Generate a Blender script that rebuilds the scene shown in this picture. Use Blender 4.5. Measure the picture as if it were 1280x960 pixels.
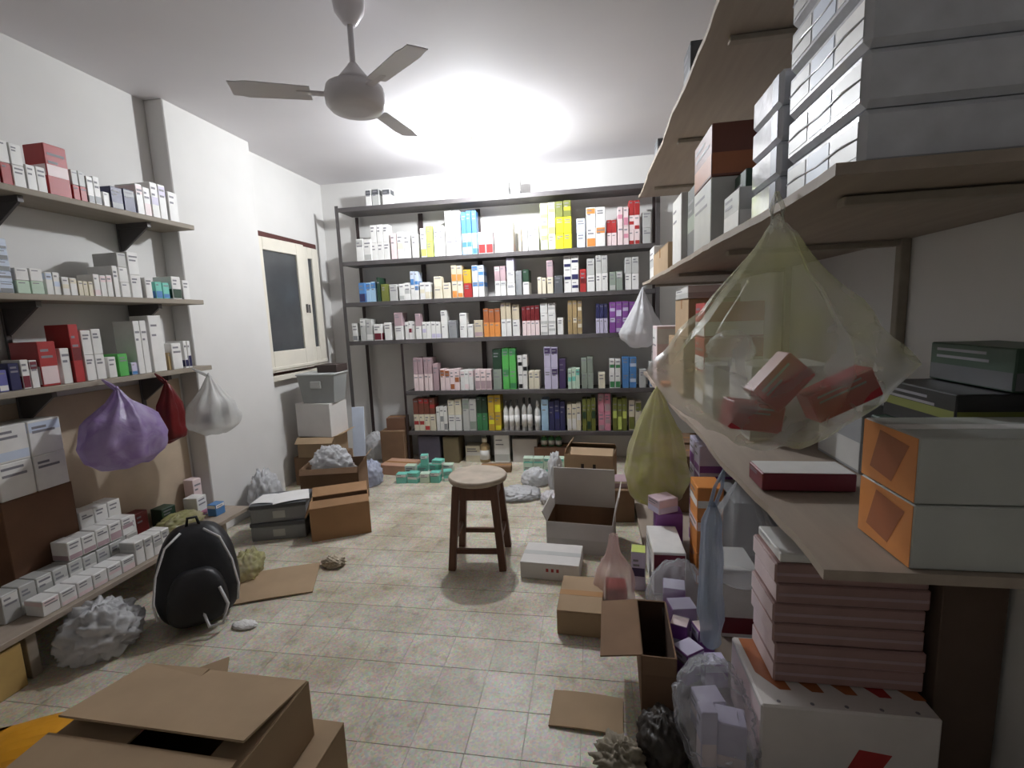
import bpy, math, random
from mathutils import Vector, Matrix
random.seed(7)
scene = bpy.context.scene
for o in list(bpy.data.objects):
    bpy.data.objects.remove(o, do_unlink=True)
col = scene.collection
R = math.radians

# ------------------------------------------------------------------ camera
FPX = 598.0
CAM = Vector((0, 0, 1.5))
YAW, PITCH, ROLL = R(9.6), R(7.9), R(2.25)
fwd = Vector((-math.sin(YAW)*math.cos(PITCH), math.cos(YAW)*math.cos(PITCH), -math.sin(PITCH)))
r0 = Vector((math.cos(YAW), math.sin(YAW), 0))
u0 = r0.cross(fwd)
RT = math.cos(ROLL)*r0 - math.sin(ROLL)*u0
UP = math.sin(ROLL)*r0 + math.cos(ROLL)*u0
cd = bpy.data.cameras.new('camera')
cam = bpy.data.objects.new('camera', cd)
col.objects.link(cam)
cam.matrix_world = Matrix(((RT.x, UP.x, -fwd.x, CAM.x), (RT.y, UP.y, -fwd.y, CAM.y), (RT.z, UP.z, -fwd.z, CAM.z), (0, 0, 0, 1)))
cd.sensor_fit = 'HORIZONTAL'
cd.sensor_width = 36.0
cd.lens = 36.0*FPX/1280.0
cd.clip_start = 0.02
scene.camera = cam

def at(px, py, **k):
    """world point seen at a photo pixel on the plane x=, y= or z= constant"""
    d = fwd + RT*((px-640)/FPX) - UP*((py-480)/FPX)
    (ax, v), = k.items()
    i = 'xyz'.index(ax)
    return CAM + d*((v-CAM[i])/d[i])

# ------------------------------------------------------------------ world, exposure
w = bpy.data.worlds.new('world')
scene.world = w
w.use_nodes = True
w.node_tree.nodes['Background'].inputs[0].default_value = (0.5, 0.5, 0.52, 1)
w.node_tree.nodes['Background'].inputs[1].default_value = 0.2
scene.view_settings.view_transform = 'Standard'
scene.view_settings.look = 'None'
scene.view_settings.gamma = 1
scene.view_settings.use_curve_mapping = False
scene.view_settings.exposure = 0.0
LAMP_STRENGTH = 1560.0

# ------------------------------------------------------------------ materials
def lin(c):
    out = []
    for v in c:
        v /= 255.0
        out.append(v/12.92 if v <= 0.04045 else ((v+0.055)/1.055)**2.4)
    return tuple(out)

MATS = {}
def mat(name, c, rough=0.55, var=0.12, scale=8.0, bump=0.0, spec=0.5, metal=0.0, stretch=None, coat=0.0):
    """procedural: noise-modulated base colour, optional bump"""
    if name in MATS:
        return MATS[name]
    m = bpy.data.materials.new(name)
    m.use_nodes = True
    nt = m.node_tree
    b = nt.nodes['Principled BSDF']
    tc = nt.nodes.new('ShaderNodeTexCoord')
    mp = nt.nodes.new('ShaderNodeMapping')
    if stretch:
        mp.inputs['Scale'].default_value = stretch
    nt.links.new(tc.outputs['Object'], mp.inputs[0])
    nz = nt.nodes.new('ShaderNodeTexNoise')
    nz.inputs['Scale'].default_value = scale
    nz.inputs['Detail'].default_value = 4
    nt.links.new(mp.outputs[0], nz.inputs[0])
    rp = nt.nodes.new('ShaderNodeValToRGB')
    L = lin(c)
    rp.color_ramp.elements[0].position = 0.3
    rp.color_ramp.elements[1].position = 0.7
    rp.color_ramp.elements[0].color = tuple(v*(1-var) for v in L)+(1,)
    rp.color_ramp.elements[1].color = tuple(min(1, v*(1+var*0.6)) for v in L)+(1,)
    nt.links.new(nz.outputs[0], rp.inputs[0])
    nt.links.new(rp.outputs[0], b.inputs['Base Color'])
    b.inputs['Roughness'].default_value = rough
    b.inputs['Metallic'].default_value = metal
    b.inputs['Specular IOR Level'].default_value = spec
    b.inputs['Coat Weight'].default_value = coat
    if bump:
        bp = nt.nodes.new('ShaderNodeBump')
        bp.inputs['Strength'].default_value = bump
        bp.inputs['Distance'].default_value = 0.01
        nt.links.new(nz.outputs[0], bp.inputs['Height'])
        nt.links.new(bp.outputs[0], b.inputs['Normal'])
    MATS[name] = m
    return m

def film(name, c, alpha=0.55, c2=None, rough=0.28, scale=9.0):
    """thin plastic film: part see-through, part milky, glossy, crumpled by bump"""
    if name in MATS:
        return MATS[name]
    m = bpy.data.materials.new(name)
    m.use_nodes = True
    nt = m.node_tree
    b = nt.nodes['Principled BSDF']
    out = nt.nodes['Material Output']
    tc = nt.nodes.new('ShaderNodeTexCoord')
    nz = nt.nodes.new('ShaderNodeTexNoise')
    nz.inputs['Scale'].default_value = scale
    nz.inputs['Detail'].default_value = 5
    nz.inputs['Distortion'].default_value = 1.2
    nt.links.new(tc.outputs['Object'], nz.inputs[0])
    rp = nt.nodes.new('ShaderNodeValToRGB')
    rp.color_ramp.elements[0].color = lin(c)+(1,)
    rp.color_ramp.elements[1].color = lin(c2 or c)+(1,)
    rp.color_ramp.elements[0].position = 0.42
    rp.color_ramp.elements[1].position = 0.62
    nt.links.new(nz.outputs[0], rp.inputs[0])
    nt.links.new(rp.outputs[0], b.inputs['Base Color'])
    b.inputs['Roughness'].default_value = rough
    bp = nt.nodes.new('ShaderNodeBump')
    bp.inputs['Strength'].default_value = 0.5
    bp.inputs['Distance'].default_value = 0.02
    nt.links.new(nz.outputs[0], bp.inputs['Height'])
    nt.links.new(bp.outputs[0], b.inputs['Normal'])
    tl = nt.nodes.new('ShaderNodeBsdfTranslucent')
    nt.links.new(rp.outputs[0], tl.inputs[0])
    m1 = nt.nodes.new('ShaderNodeMixShader')
    m1.inputs[0].default_value = 0.35
    nt.links.new(b.outputs[0], m1.inputs[1])
    nt.links.new(tl.outputs[0], m1.inputs[2])
    tr = nt.nodes.new('ShaderNodeBsdfTransparent')
    m2 = nt.nodes.new('ShaderNodeMixShader')
    m2.inputs[0].default_value = alpha
    nt.links.new(tr.outputs[0], m2.inputs[1])
    nt.links.new(m1.outputs[0], m2.inputs[2])
    nt.links.new(m2.outputs[0], out.inputs[0])
    MATS[name] = m
    return m

# paint colours of the cartons: word -> sRGB
COL = {
 'white': (232, 230, 226), 'cream': (226, 216, 190), 'pale grey': (190, 190, 186), 'grey': (140, 142, 144), 'dark grey': (84, 86, 90),
 'grey-green': (140, 152, 138), 'pale green': (196, 220, 196), 'bright green': (86, 190, 84), 'green': (64, 140, 84), 'dark green': (36, 66, 46),
 'teal': (110, 206, 186), 'olive': (116, 122, 48), 'yellow-green': (206, 222, 104), 'pale yellow': (232, 240, 176), 'bright yellow': (240, 232, 26),
 'golden': (206, 164, 40), 'tan': (176, 148, 100), 'beige': (206, 190, 160), 'orange': (232, 142, 62), 'dark orange': (176, 96, 50),
 'red': (184, 44, 44), 'crimson': (176, 14, 34), 'dark red': (116, 26, 30), 'maroon': (122, 28, 46), 'red-brown': (122, 64, 48), 'pink': (226, 140, 164), 'pale pink': (238, 214, 214),
 'mauve': (180, 150, 156), 'lilac': (202, 194, 222), 'purple': (136, 70, 160), 'dark purple': (70, 52, 96), 'navy': (44, 44, 92), 'dark blue': (50, 52, 128),
 'blue': (70, 130, 196), 'light blue': (166, 206, 236), 'pale blue': (204, 216, 236), 'blue-violet': (100, 100, 176), 'black': (26, 26, 28), 'brown': (150, 112, 78),
}
def cm(word):
    c = COL[word]; g = sum(c)/3.0; c = tuple(g+(v-g)*.84 for v in c)
    return mat('paint_'+word.replace(' ', '_').replace('-', '_'), c, 0.42, 0.06, 14)
M_WALL = mat('wall_plaster', (219, 217, 214), 0.7, 0.05, 2.2, 0.12)
M_CEIL = mat('ceiling_plaster', (226, 223, 226), 0.8, 0.03, 1.6)
M_CARD = mat('cardboard', (168, 144, 116), 0.8, 0.10, 5, 0.05, 0.2)
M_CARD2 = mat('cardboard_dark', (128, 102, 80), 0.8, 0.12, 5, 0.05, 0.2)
M_CARDG = mat('greyboard', (200, 195, 190), 0.8, 0.06, 5, 0, 0.2)
M_CARDO = mat('cardboard_ochre', (164, 128, 94), 0.8, 0.1, 5, 0, 0.2)
M_TAPE = mat('packing_tape', (170, 128, 86), 0.25, 0.05, 8)
M_METAL = mat('rack_grey_steel', (92, 88, 88), 0.5, 0.1, 10, metal=0.3)
M_POST = mat('rack_dark_post', (58, 46, 46), 0.5, 0.1, 10, metal=0.2)
M_BOARD = mat('shelf_board', (160, 146, 132), 0.65, 0.1, 4, 0.03, stretch=(6, .6, 6))
M_BOARDL = mat('shelf_board_grey', (150, 140, 126), 0.65, 0.1, 4, 0.03, stretch=(6, .6, 6))
M_STOOL = mat('stool_dark_wood', (98, 62, 44), 0.5, 0.25, 6, 0.05, stretch=(8, 8, 1.2))
M_SEAT = mat('stool_worn_seat', (178, 164, 146), 0.5, 0.22, 9, 0.05)
M_FAN = mat('fan_paint', (226, 222, 225), 0.3, 0.04, 5)
M_BLADE = mat('fan_blade_paint', (232, 229, 231), 0.4, 0.03, 5)
M_WOODRED = mat('window_dark_wood', (84, 44, 40), 0.5, 0.15, 8)
M_SASH = mat('sash_cream_paint', (224, 218, 204), 0.45, 0.05, 6)
M_GLASS = mat('dusty_window_glass', (74, 76, 78), 0.2, 0.15, 4)
M_INK = mat('printed_ink', (134, 132, 138), 0.5, 0.1, 20)
M_GROUT = mat('tile_grout', (186, 177, 160), 0.9, 0.15, 10)
M_PAPER = mat('white_paper', (230, 228, 226), 0.6, 0.05, 8, 0.08)
M_BLACK = mat('black_nylon', (22, 22, 26), 0.5, 0.3, 10, 0.3)
M_WHITECORD = mat('white_cord', (205, 203, 203), 0.5, 0.05, 10)
M_ENVELOPE = mat('orange_envelope', (226, 158, 36), 0.45, 0.1, 6)
M_SHRINK = mat('shrink_wrap_white', (204, 206, 212), 0.14, 0.12, 16, 0.25, coat=0.6)
M_SHRINKB = mat('shrink_wrap_blue', (92, 100, 140), 0.14, 0.1, 16, 0.25, coat=0.6)
F_YEL = film('bag_yellow_film', (208, 206, 146), 0.58, (212, 204, 168))
F_WHITE = film('bag_white_film', (226, 226, 224), 0.62)
F_WHITE2 = film('bag_milky_film', (228, 228, 230), 0.88)
F_PURP = film('bag_purple_film', (190, 172, 212), 0.82, (170, 144, 200))
F_BIG = film('bag_clear_yellow_film', (210, 208, 200), 0.35, (210, 210, 156), scale=3.2)
F_CLEAR = film('bag_clear_film', (206, 208, 212), 0.32)
F_PINK = film('bag_pink_film', (226, 196, 192), 0.5)
F_RED = film('bag_red_film', (120, 26, 30), 0.92)

def terrazzo():
    m = bpy.data.materials.new('terrazzo_tile')
    m.use_nodes = True
    nt = m.node_tree
    b = nt.nodes['Principled BSDF']
    geo = nt.nodes.new('ShaderNodeNewGeometry')
    n1 = nt.nodes.new('ShaderNodeTexNoise'); n1.inputs['Scale'].default_value = 3.2; n1.inputs['Detail'].default_value = 8
    n2 = nt.nodes.new('ShaderNodeTexVoronoi'); n2.inputs['Scale'].default_value = 120
    n3 = nt.nodes.new('ShaderNodeTexNoise'); n3.inputs['Scale'].default_value = 14; n3.inputs['Detail'].default_value = 6
    oi = nt.nodes.new('ShaderNodeObjectInfo')
    for n in (n1, n2, n3):
        nt.links.new(geo.outputs['Position'], n.inputs['Vector'])
    r1 = nt.nodes.new('ShaderNodeValToRGB')
    r1.color_ramp.elements[0].position = 0.35; r1.color_ramp.elements[0].color = lin((196, 184, 160))+(1,)
    r1.color_ramp.elements[1].position = 0.62; r1.color_ramp.elements[1].color = lin((230, 223, 206))+(1,)
    nt.links.new(n1.outputs[0], r1.inputs[0])
    mx = nt.nodes.new('ShaderNodeMix'); mx.data_type = 'RGBA'; mx.blend_type = 'MULTIPLY'
    mx.inputs[0].default_value = 0.35
    nt.links.new(r1.outputs[0], mx.inputs[6]); nt.links.new(n2.outputs['Color'], mx.inputs[7])
    r3 = nt.nodes.new('ShaderNodeValToRGB')
    r3.color_ramp.elements[0].position = 0.3; r3.color_ramp.elements[0].color = (0.68, 0.63, 0.55, 1)
    r3.color_ramp.elements[1].position = 0.46; r3.color_ramp.elements[1].color = (1, 1, 1, 1)
    nt.links.new(n3.outputs[0], r3.inputs[0])
    mx2 = nt.nodes.new('ShaderNodeMix'); mx2.data_type = 'RGBA'; mx2.blend_type = 'MULTIPLY'; mx2.inputs[0].default_value = 0.8
    nt.links.new(mx.outputs[2], mx2.inputs[6]); nt.links.new(r3.outputs[0], mx2.inputs[7])
    hs = nt.nodes.new('ShaderNodeHueSaturation')
    mr = nt.nodes.new('ShaderNodeMapRange'); mr.inputs[3].default_value = 0.92; mr.inputs[4].default_value = 1.06
    nt.links.new(oi.outputs['Random'], mr.inputs[0]); nt.links.new(mr.outputs[0], hs.inputs['Value'])
    nt.links.new(mx2.outputs[2], hs.inputs['Color'])
    nt.links.new(hs.outputs[0], b.inputs['Base Color'])
    b.inputs['Roughness'].default_value = 0.42
    return m
M_TILE = terrazzo()
def bulbmat():
    m = bpy.data.materials.new('lit_bulb_glass'); m.use_nodes = True
    b = m.node_tree.nodes['Principled BSDF']
    b.inputs['Base Color'].default_value = (1, 1, 1, 1)
    b.inputs['Emission Color'].default_value = (0.93, 0.965, 1.0, 1)
    b.inputs['Emission Strength'].default_value = LAMP_STRENGTH
    return m

# ------------------------------------------------------------------ mesh builder
class MB:
    def __init__(s):
        s.v = []; s.f = []; s.m = []; s.sm = []
    def poly(s, pts, mi=0, smooth=False):
        i = len(s.v); s.v += [tuple(p) for p in pts]
        s.f.append(tuple(range(i, i+len(pts)))); s.m.append(mi); s.sm.append(smooth)
    def box(s, x0, y0, z0, x1, y1, z1, mi=0, M=None, ch=0.0):
        """box, optionally with chamfered edges (ch)"""
        if ch > 0:
            c = min(ch, (x1-x0)*.3, (y1-y0)*.3, (z1-z0)*.3)
            P = {}
            base = len(s.v)
            X = (x0, x1); Y = (y0, y1); Z = (z0, z1)
            sg = (1, -1)
            for a in (0, 1):
                for b in (0, 1):
                    for d in (0, 1):
                        for k in range(3):
                            p = [X[a], Y[b], Z[d]]
                            for q in range(3):
                                if q != k:
                                    p[q] += c*sg[(a, b, d)[q]]
                            P[a, b, d, k] = len(s.v); s.v.append(tuple(p))
            fs = []
            for k in range(3):      # main faces
                i, j = [q for q in range(3) if q != k]
                for e in (0, 1):
                    q = []
                    for (u, v) in ((0, 0), (1, 0), (1, 1), (0, 1)):
                        t = [0, 0, 0]; t[k] = e; t[i] = u; t[j] = v
                        q.append(P[tuple(t)+(k,)])
                    flip = (e == 0) != (k == 1)
                    fs.append(q[::-1] if flip else q)
            for k in range(3):      # edge faces along axis k
                i, j = [q for q in range(3) if q != k]
                for u in (0, 1):
                    for v in (0, 1):
                        t0 = [0, 0, 0]; t0[i] = u; t0[j] = v; t1 = list(t0); t1[k] = 1
                        q = [P[tuple(t0)+(i,)], P[tuple(t1)+(i,)], P[tuple(t1)+(j,)], P[tuple(t0)+(j,)]]
                        if (u != v) == (k == 1):
                            q = q[::-1]
                        fs.append(q)
            for a in (0, 1):
                for b in (0, 1):
                    for d in (0, 1):
                        q = [P[a, b, d, 0], P[a, b, d, 1], P[a, b, d, 2]]
                        if (a+b+d) % 2 == 0:
                            q = q[::-1]
                        fs.append(q)
            for q in fs:
                s.f.append(tuple(q)); s.m.append(mi); s.sm.append(False)
            if M:
                for i in range(base, len(s.v)):
                    s.v[i] = tuple(M @ Vector(s.v[i]))
            return s
        c = [(x0, y0, z0), (x1, y0, z0), (x1, y1, z0), (x0, y1, z0), (x0, y0, z1), (x1, y0, z1), (x1, y1, z1), (x0, y1, z1)]
        if M:
            c = [tuple(M @ Vector(p)) for p in c]
        i = len(s.v); s.v += c
        for q in ((0, 3, 2, 1), (4, 5, 6, 7), (0, 1, 5, 4), (1, 2, 6, 5), (2, 3, 7, 6), (3, 0, 4, 7)):
            s.f.append(tuple(i+k for k in q)); s.m.append(mi); s.sm.append(False)
        return s
    def hexa(s, bot, top, mi=0):
        i = len(s.v); s.v += [tuple(p) for p in bot]+[tuple(p) for p in top]
        for q in ((0, 3, 2, 1), (4, 5, 6, 7), (0, 1, 5, 4), (1, 2, 6, 5), (2, 3, 7, 6), (3, 0, 4, 7)):
            s.f.append(tuple(i+k for k in q)); s.m.append(mi); s.sm.append(False)
        return s
    def bar(s, a, b, wa, wb=None, up=(0, 0, 1), mi=0, th=None, thb=None):
        """square bar from a to b, width wa at a, wb at b"""
        a = Vector(a); b = Vector(b); wb = wb or wa
        d = (b-a).normalized(); u = Vector(up)
        x = d.cross(u)
        if x.length < 1e-4:
            x = d.cross(Vector((0, 1, 0)))
        x.normalize(); y = x.cross(d)
        ta = th or wa; tb = thb or th or wb
        q = lambda c, ww, tt: [c-x*ww/2-y*tt/2, c+x*ww/2-y*tt/2, c+x*ww/2+y*tt/2, c-x*ww/2+y*tt/2]
        bot, top = q(a, wa, ta), q(b, wb, tb)
        return s.hexa(bot, top, mi)
    def lathe(s, prof, n=24, mi=0, c=(0, 0, 0), smooth=True):
        base = len(s.v)
        for r, z in prof:
            for k in range(n):
                t = 2*math.pi*k/n
                s.v.append((c[0]+r*math.cos(t), c[1]+r*math.sin(t), c[2]+z))
        for j in range(len(prof)-1):
            for k in range(n):
                a = base+j*n+k; b = base+j*n+(k+1) % n
                s.f.append((a, b, b+n, a+n)); s.m.append(mi); s.sm.append(smooth)
        s.f.append(tuple(base+k for k in range(n))[::-1]); s.m.append(mi); s.sm.append(False)
        e = base+(len(prof)-1)*n
        s.f.append(tuple(e+k for k in range(n))); s.m.append(mi); s.sm.append(False)
        return s
    def tube(s, pts, r, n=8, mi=0):
        pts = [Vector(p) for p in pts]; base = len(s.v)
        for i, p in enumerate(pts):
            d = (pts[min(i+1, len(pts)-1)]-pts[max(i-1, 0)]).normalized()
            x = d.cross(Vector((0, 0, 1)))
            if x.length < 1e-3:
                x = d.cross(Vector((0, 1, 0)))
            x.normalize(); y = x.cross(d)
            rr = r[i] if isinstance(r, (list, tuple)) else r
            for k in range(n):
                t = 2*math.pi*k/n
                s.v.append(tuple(p+x*rr*math.cos(t)+y*rr*math.sin(t)))
        for j in range(len(pts)-1):
            for k in range(n):
                a = base+j*n+k; b = base+j*n+(k+1) % n
                s.f.append((a, b, b+n, a+n)); s.m.append(mi); s.sm.append(True)
        s.f.append(tuple(base+k for k in range(n))[::-1]); s.m.append(mi); s.sm.append(False)
        e = base+(len(pts)-1)*n
        s.f.append(tuple(e+k for k in range(n))); s.m.append(mi); s.sm.append(False)
        return s
    def mesh(s, name, mats):
        me = bpy.data.meshes.new(name)
        me.from_pydata(s.v, [], s.f)
        for mt in (mats if isinstance(mats, (list, tuple)) else [mats]):
            me.materials.append(mt)
        me.polygons.foreach_set('material_index', s.m)
        me.polygons.foreach_set('use_smooth', s.sm)
        me.update()
        return me
    def build(s, name, mats, parent=None, loc=(0, 0, 0), rz=0.0, rot=None):
        return place(name, s.mesh(name, mats), parent, loc, rz, rot)

def place(name, me, parent=None, loc=(0, 0, 0), rz=0.0, rot=None):
    o = bpy.data.objects.new(name, me)
    col.objects.link(o)
    o.location = loc
    o.rotation_euler = rot if rot else (0, 0, rz)
    if parent:
        o.parent = parent
    return o
USED = {}
def tag(o, label, cat, group=None, kind=None):
    if label:
        k = USED.get(label, 0); USED[label] = k+1
        if k and not group:
            print('DUPLICATE LABEL', label)
        o['label'] = label
    if cat: o['category'] = cat
    if group: o['group'] = group
    if kind: o['kind'] = kind
    return o
def empty(name, loc, rz=0.0, rot=None):
    return place(name, None, None, loc, rz, rot)
def struct(o):
    o['kind'] = 'structure'
    return o

# ------------------------------------------------------------------ the room
XL, XR, YB, YF, ZC = -2.87, 1.2, 5.03, -1.4, 3.0
XP = -2.73                          # front of the pillar
PY0, PY1 = 2.93, 3.74
T = 0.15
floor = struct(MB().box(XL-T, YF-T, -0.12, XR+T, YB+T, -0.0016).build('floor', M_GROUT))
TS = 0.2
tile_me = MB().box(-TS/2+.0015, -TS/2+.0015, -.0016, TS/2-.0015, TS/2-.0015, 0).mesh('tile', M_TILE)
rest = MB()
ny = int((YB-YF)/TS)+1; nx = int((XR-XL)/TS)+1
for j in range(ny):
    for i in range(nx):
        cx = XL+.11+(i+.5)*TS-.1; cy = YB-.06-(j+.5)*TS+.05
        if cx+TS/2 > XR+.001 or cx-TS/2 < XL-.001 or cy-TS/2 < YF or cy+TS/2 > YB+.001:
            continue
        if -2.45 < cx < 0.32 and 1.25 < cy < 4.95:
            place('tile', tile_me, floor, (cx, cy, 0))
        else:
            rest.box(cx-TS/2+.0015, cy-TS/2+.0015, -.0016, cx+TS/2-.0015, cy+TS/2-.0015, 0)
o = rest.build('tile_field', M_TILE, floor); o['kind'] = 'stuff'

struct(MB().box(XL-T, YF-T, ZC, XR+T, YB+T, ZC+.12).build('ceiling', M_CEIL))
struct(MB().box(XL-T, YB, 0, XR+T, YB+T, ZC).build('wall_back', M_WALL))
struct(MB().box(XR, YF, 0, XR+T, YB, ZC).build('wall_right', M_WALL))
struct(MB().box(XL-T, YF-T, 0, XR+T, YF, ZC).build('wall_front', M_WALL))
WY0, WY1, WZ0, WZ1 = 3.76, 4.80, 1.06, 2.34           # window opening
wl = MB()
wl.box(XL-T, YF, 0, XL, WY0, ZC)
wl.box(XL-T, WY1, 0, XL, YB, ZC)
wl.box(XL-T, WY0, 0, XL, WY1, WZ0)
wl.box(XL-T, WY0, WZ1, XL, WY1, ZC)
wl = struct(wl.build('wall_left', M_WALL))
MB().box(XL, PY0, 0, XP, PY1, ZC, ch=.006).build('pillar', M_WALL, wl)

# window: dark wooden frame, two cream sashes with dusty panes, ledge
win = struct(empty('window_1', (XL, (WY0+WY1)/2, WZ0)))
W2 = (WY1-WY0)/2; WH = WZ1-WZ0
MB().box(-.12, -W2, WH-.05, .02, W2, WH, ch=.004).build('frame_head', M_WOODRED, win)
MB().box(-.12, -W2, 0, .02, W2, .04, ch=.004).build('frame_sill', M_WOODRED, win)
for s in (-1, 1):
    MB().box(-.12, s*W2-(.05 if s > 0 else 0), .04, .02, s*W2+(0 if s > 0 else .05), WH-.05, ch=.004).build('frame_jamb', M_WOODRED, win)
def sash(yhinge, width, ang, sgn):
    h = WH-.09; b = .11; t = .035
    m = MB()
    y0, y1 = (0, width) if sgn > 0 else (-width, 0)
    m.box(0, y0, 0, t, y0+b, h, ch=.004); m.box(0, y1-b, 0, t, y1, h, ch=.004)
    m.box(0, y0+b, 0, t, y1-b, .19, ch=.004); m.box(0, y0+b, h-b, t, y1-b, h, ch=.004)
    m.box(t, y0+.01, .02, t+.012, y1-.01, .05, ch=.004)
    root = m.build('sash', M_SASH, win, (.03, yhinge, .03), ang)
    MB().box(.012, y0+b, .19, .018, y1-b, h-b).build('pane', M_GLASS, root)
    yk = y1-.04 if sgn > 0 else y0+.04
    MB().box(t, yk-.008, h*.45, t+.02, yk+.008, h*.52, ch=.003).build('latch', M_METAL, root)
    return root
sash(-W2+.0, .665, R(-4), 1)
sash(W2-.055, .30, 0, -1)
MB().box(-.02, -W2-.03, -.05, .07, W2+.02, 0, ch=.006).build('window_ledge', M_SASH, win)

# ------------------------------------------------------------------ lamp (the only light) and fan
LP = Vector((-0.93, 4.02, ZC))
lamp = tag(empty('ceiling_bulb', (LP.x, LP.y, LP.z-.21)), 'glaring bare light bulb hanging just below the ceiling before the back rack', 'light bulb')
MB().lathe([(.005, .16), (.05, .18), (.055, .21)], 20).build('ceiling_rose', M_SASH, lamp)
MB().lathe([(.021, .09), (.024, .1), (.024, .14), (.012, .165)], 16).build('lamp_holder', M_SASH, lamp)
MB().lathe([(.004, 0), (.03, .006), (.045, .03), (.046, .045), (.036, .07), (.02, .095)], 20).build('glass_bulb', bulbmat(), lamp)

FX, FY = -1.09, 2.30
fan = tag(empty('ceiling_fan', (FX, FY, 2.5)), 'grey ceiling fan with cone canopy, short rod and drum motor', 'ceiling fan')
MB().lathe([(.02, .38), (.03, .385), (.068, .44), (.075, .5)], 24).build('canopy', M_FAN, fan)
MB().lathe([(.014, .15), (.014, .4)], 12).build('rod', M_FAN, fan)
MB().lathe([(.105, .115), (.07, .15), (.03, .2), (.02, .215)], 24).build('motor_cap', M_FAN, fan)
MB().lathe([(.06, .0), (.118, .008), (.138, .03), (.142, .07), (.132, .105), (.1, .12)], 32).build('motor_drum', M_FAN, fan)
for k in range(3):
    a = R(203+120*k)
    m = MB(); n = 10; up = []; dn = []
    for i in range(n+1):
        t = i/n; x = .2+.34*t; hw = .05+.012*t if t < .9 else .05
        tw = R(9)
        up.append([(x, -hw*math.cos(tw), -hw*math.sin(tw)), (x, hw*math.cos(tw), hw*math.sin(tw))])
    for i in range(n):
        a0, b0 = up[i]; a1, b1 = up[i+1]
        m.poly([a0, a1, b1, b0]); m.poly([(p[0], p[1], p[2]-.004) for p in (a0, b0, b1, a1)])
        m.poly([(a0[0], a0[1], a0[2]-.004), (a1[0], a1[1], a1[2]-.004), a1, a0]); m.poly([b0, b1, (b1[0], b1[1], b1[2]-.004), (b0[0], b0[1], b0[2]-.004)])
    nb = m.build('blade', M_BLADE, fan, (0, 0, .075), a)
    MB().box(.125, -.018, -.006, .26, .018, .004, ch=.002).build('blade_arm', M_FAN, nb)

# ------------------------------------------------------------------ cartons
ORD = ['first', 'second', 'third', 'fourth', 'fifth', 'sixth', 'seventh', 'eighth', 'ninth', 'tenth', 'eleventh', 'twelfth', 'thirteenth', 'fourteenth', 'fifteenth', 'sixteenth', 'seventeenth', 'eighteenth', 'nineteenth', 'twentieth']
TENS = ['twenty', 'thirty', 'forty', 'fifty', 'sixty']
def ordw(n):
    if n <= 20: return ORD[n-1]
    t, u = divmod(n, 10)
    if u == 0: return {3: 'thirtieth', 4: 'fortieth', 5: 'fiftieth', 6: 'sixtieth'}[t]
    return TENS[t-2]+'-'+ORD[u-1]

def carton_mb(w, d, h, band=None, lines=2, rnd=random):
    """folding carton: chamfered body, tuck-flap lip on top, printed panel on front (-y) and a side"""
    m = MB()
    c = min(.003, w*.05)
    m.box(-w/2, -d/2, 0, w/2, d/2, h, 0, ch=c)
    e = .0006
    # tuck flap seam on the top, closing lip at the front edge
    m.box(-w/2+c*2, -d/2+c, h-.001, w/2-c*2, -d/2+d*.3, h+.0005, 0)
    f = -d/2-e; x0, x1 = -w/2+c*1.5, w/2-c*1.5
    def q(a, b, z0, z1, mi):
        m.poly([(a, f, z0), (b, f, z0), (b, f, z1), (a, f, z1)], mi)
    if band:
        st = rnd.randint(0, 3)
        if st == 0: z0, z1 = h*.06, h*.3
        elif st == 1: z0, z1 = h*.68, h*.95
        elif st == 2: z0, z1 = h*.38, h*.6
        else: z0, z1 = h*.05, h*.45
        q(x0, x1, z0, z1, 1)
        for sx in (-1, 1):
            X = sx*(w/2+e)
            p = [(X, -d/2+c, z0), (X, d/2-c, z0), (X, d/2-c, z1), (X, -d/2+c, z1)]
            m.poly(p if sx > 0 else p[::-1], 1)
    f -= e
    for k in range(lines):
        zz = h*(.82-.16*k-rnd.random()*.06)
        q(x0+w*.08, x0+w*(.4+.45*rnd.random()), zz, zz+min(.012, h*.07), 2)
    return m

DEFER = []
def defer_carton(loc, size, rz, cword, band, label, group):
    """small shelf cartons wait here: the ones that show largest become objects, the rest one mass"""
    d = Vector(loc)-CAM
    DEFER.append((size[0]*size[2]/d.length_squared, loc, size, rz, cword, band, label, group))

def carton(loc, size, rz, cword, band=None, label=None, group=None, name='medicine_carton', cat='carton', lines=2, mats=None):
    w, d, h = size
    o = carton_mb(w, d, h, band, lines).build(name, mats or [cm(cword), cm(band or 'grey'), M_INK], None, loc, rz)
    return tag(o, label, cat, group)

def bottle(loc, r, h, cword, capword, label, group):
    b = tag(empty('medicine_bottle', loc), label, 'bottle', group)
    MB().lathe([(r*.92, 0), (r, .004), (r, h*.62), (r*.86, h*.7), (r*.42, h*.78), (r*.42, h*.84)], 14).build('body', cm(cword), b)
    MB().lathe([(r*.5, h*.82), (r*.5, h*.97), (r*.44, h)], 14).build('cap', cm(capword), b)
    MB().lathe([(r*1.01, h*.12), (r*1.01, h*.5)], 14).build('label_band', cm('white'), b)
    return b

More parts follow.
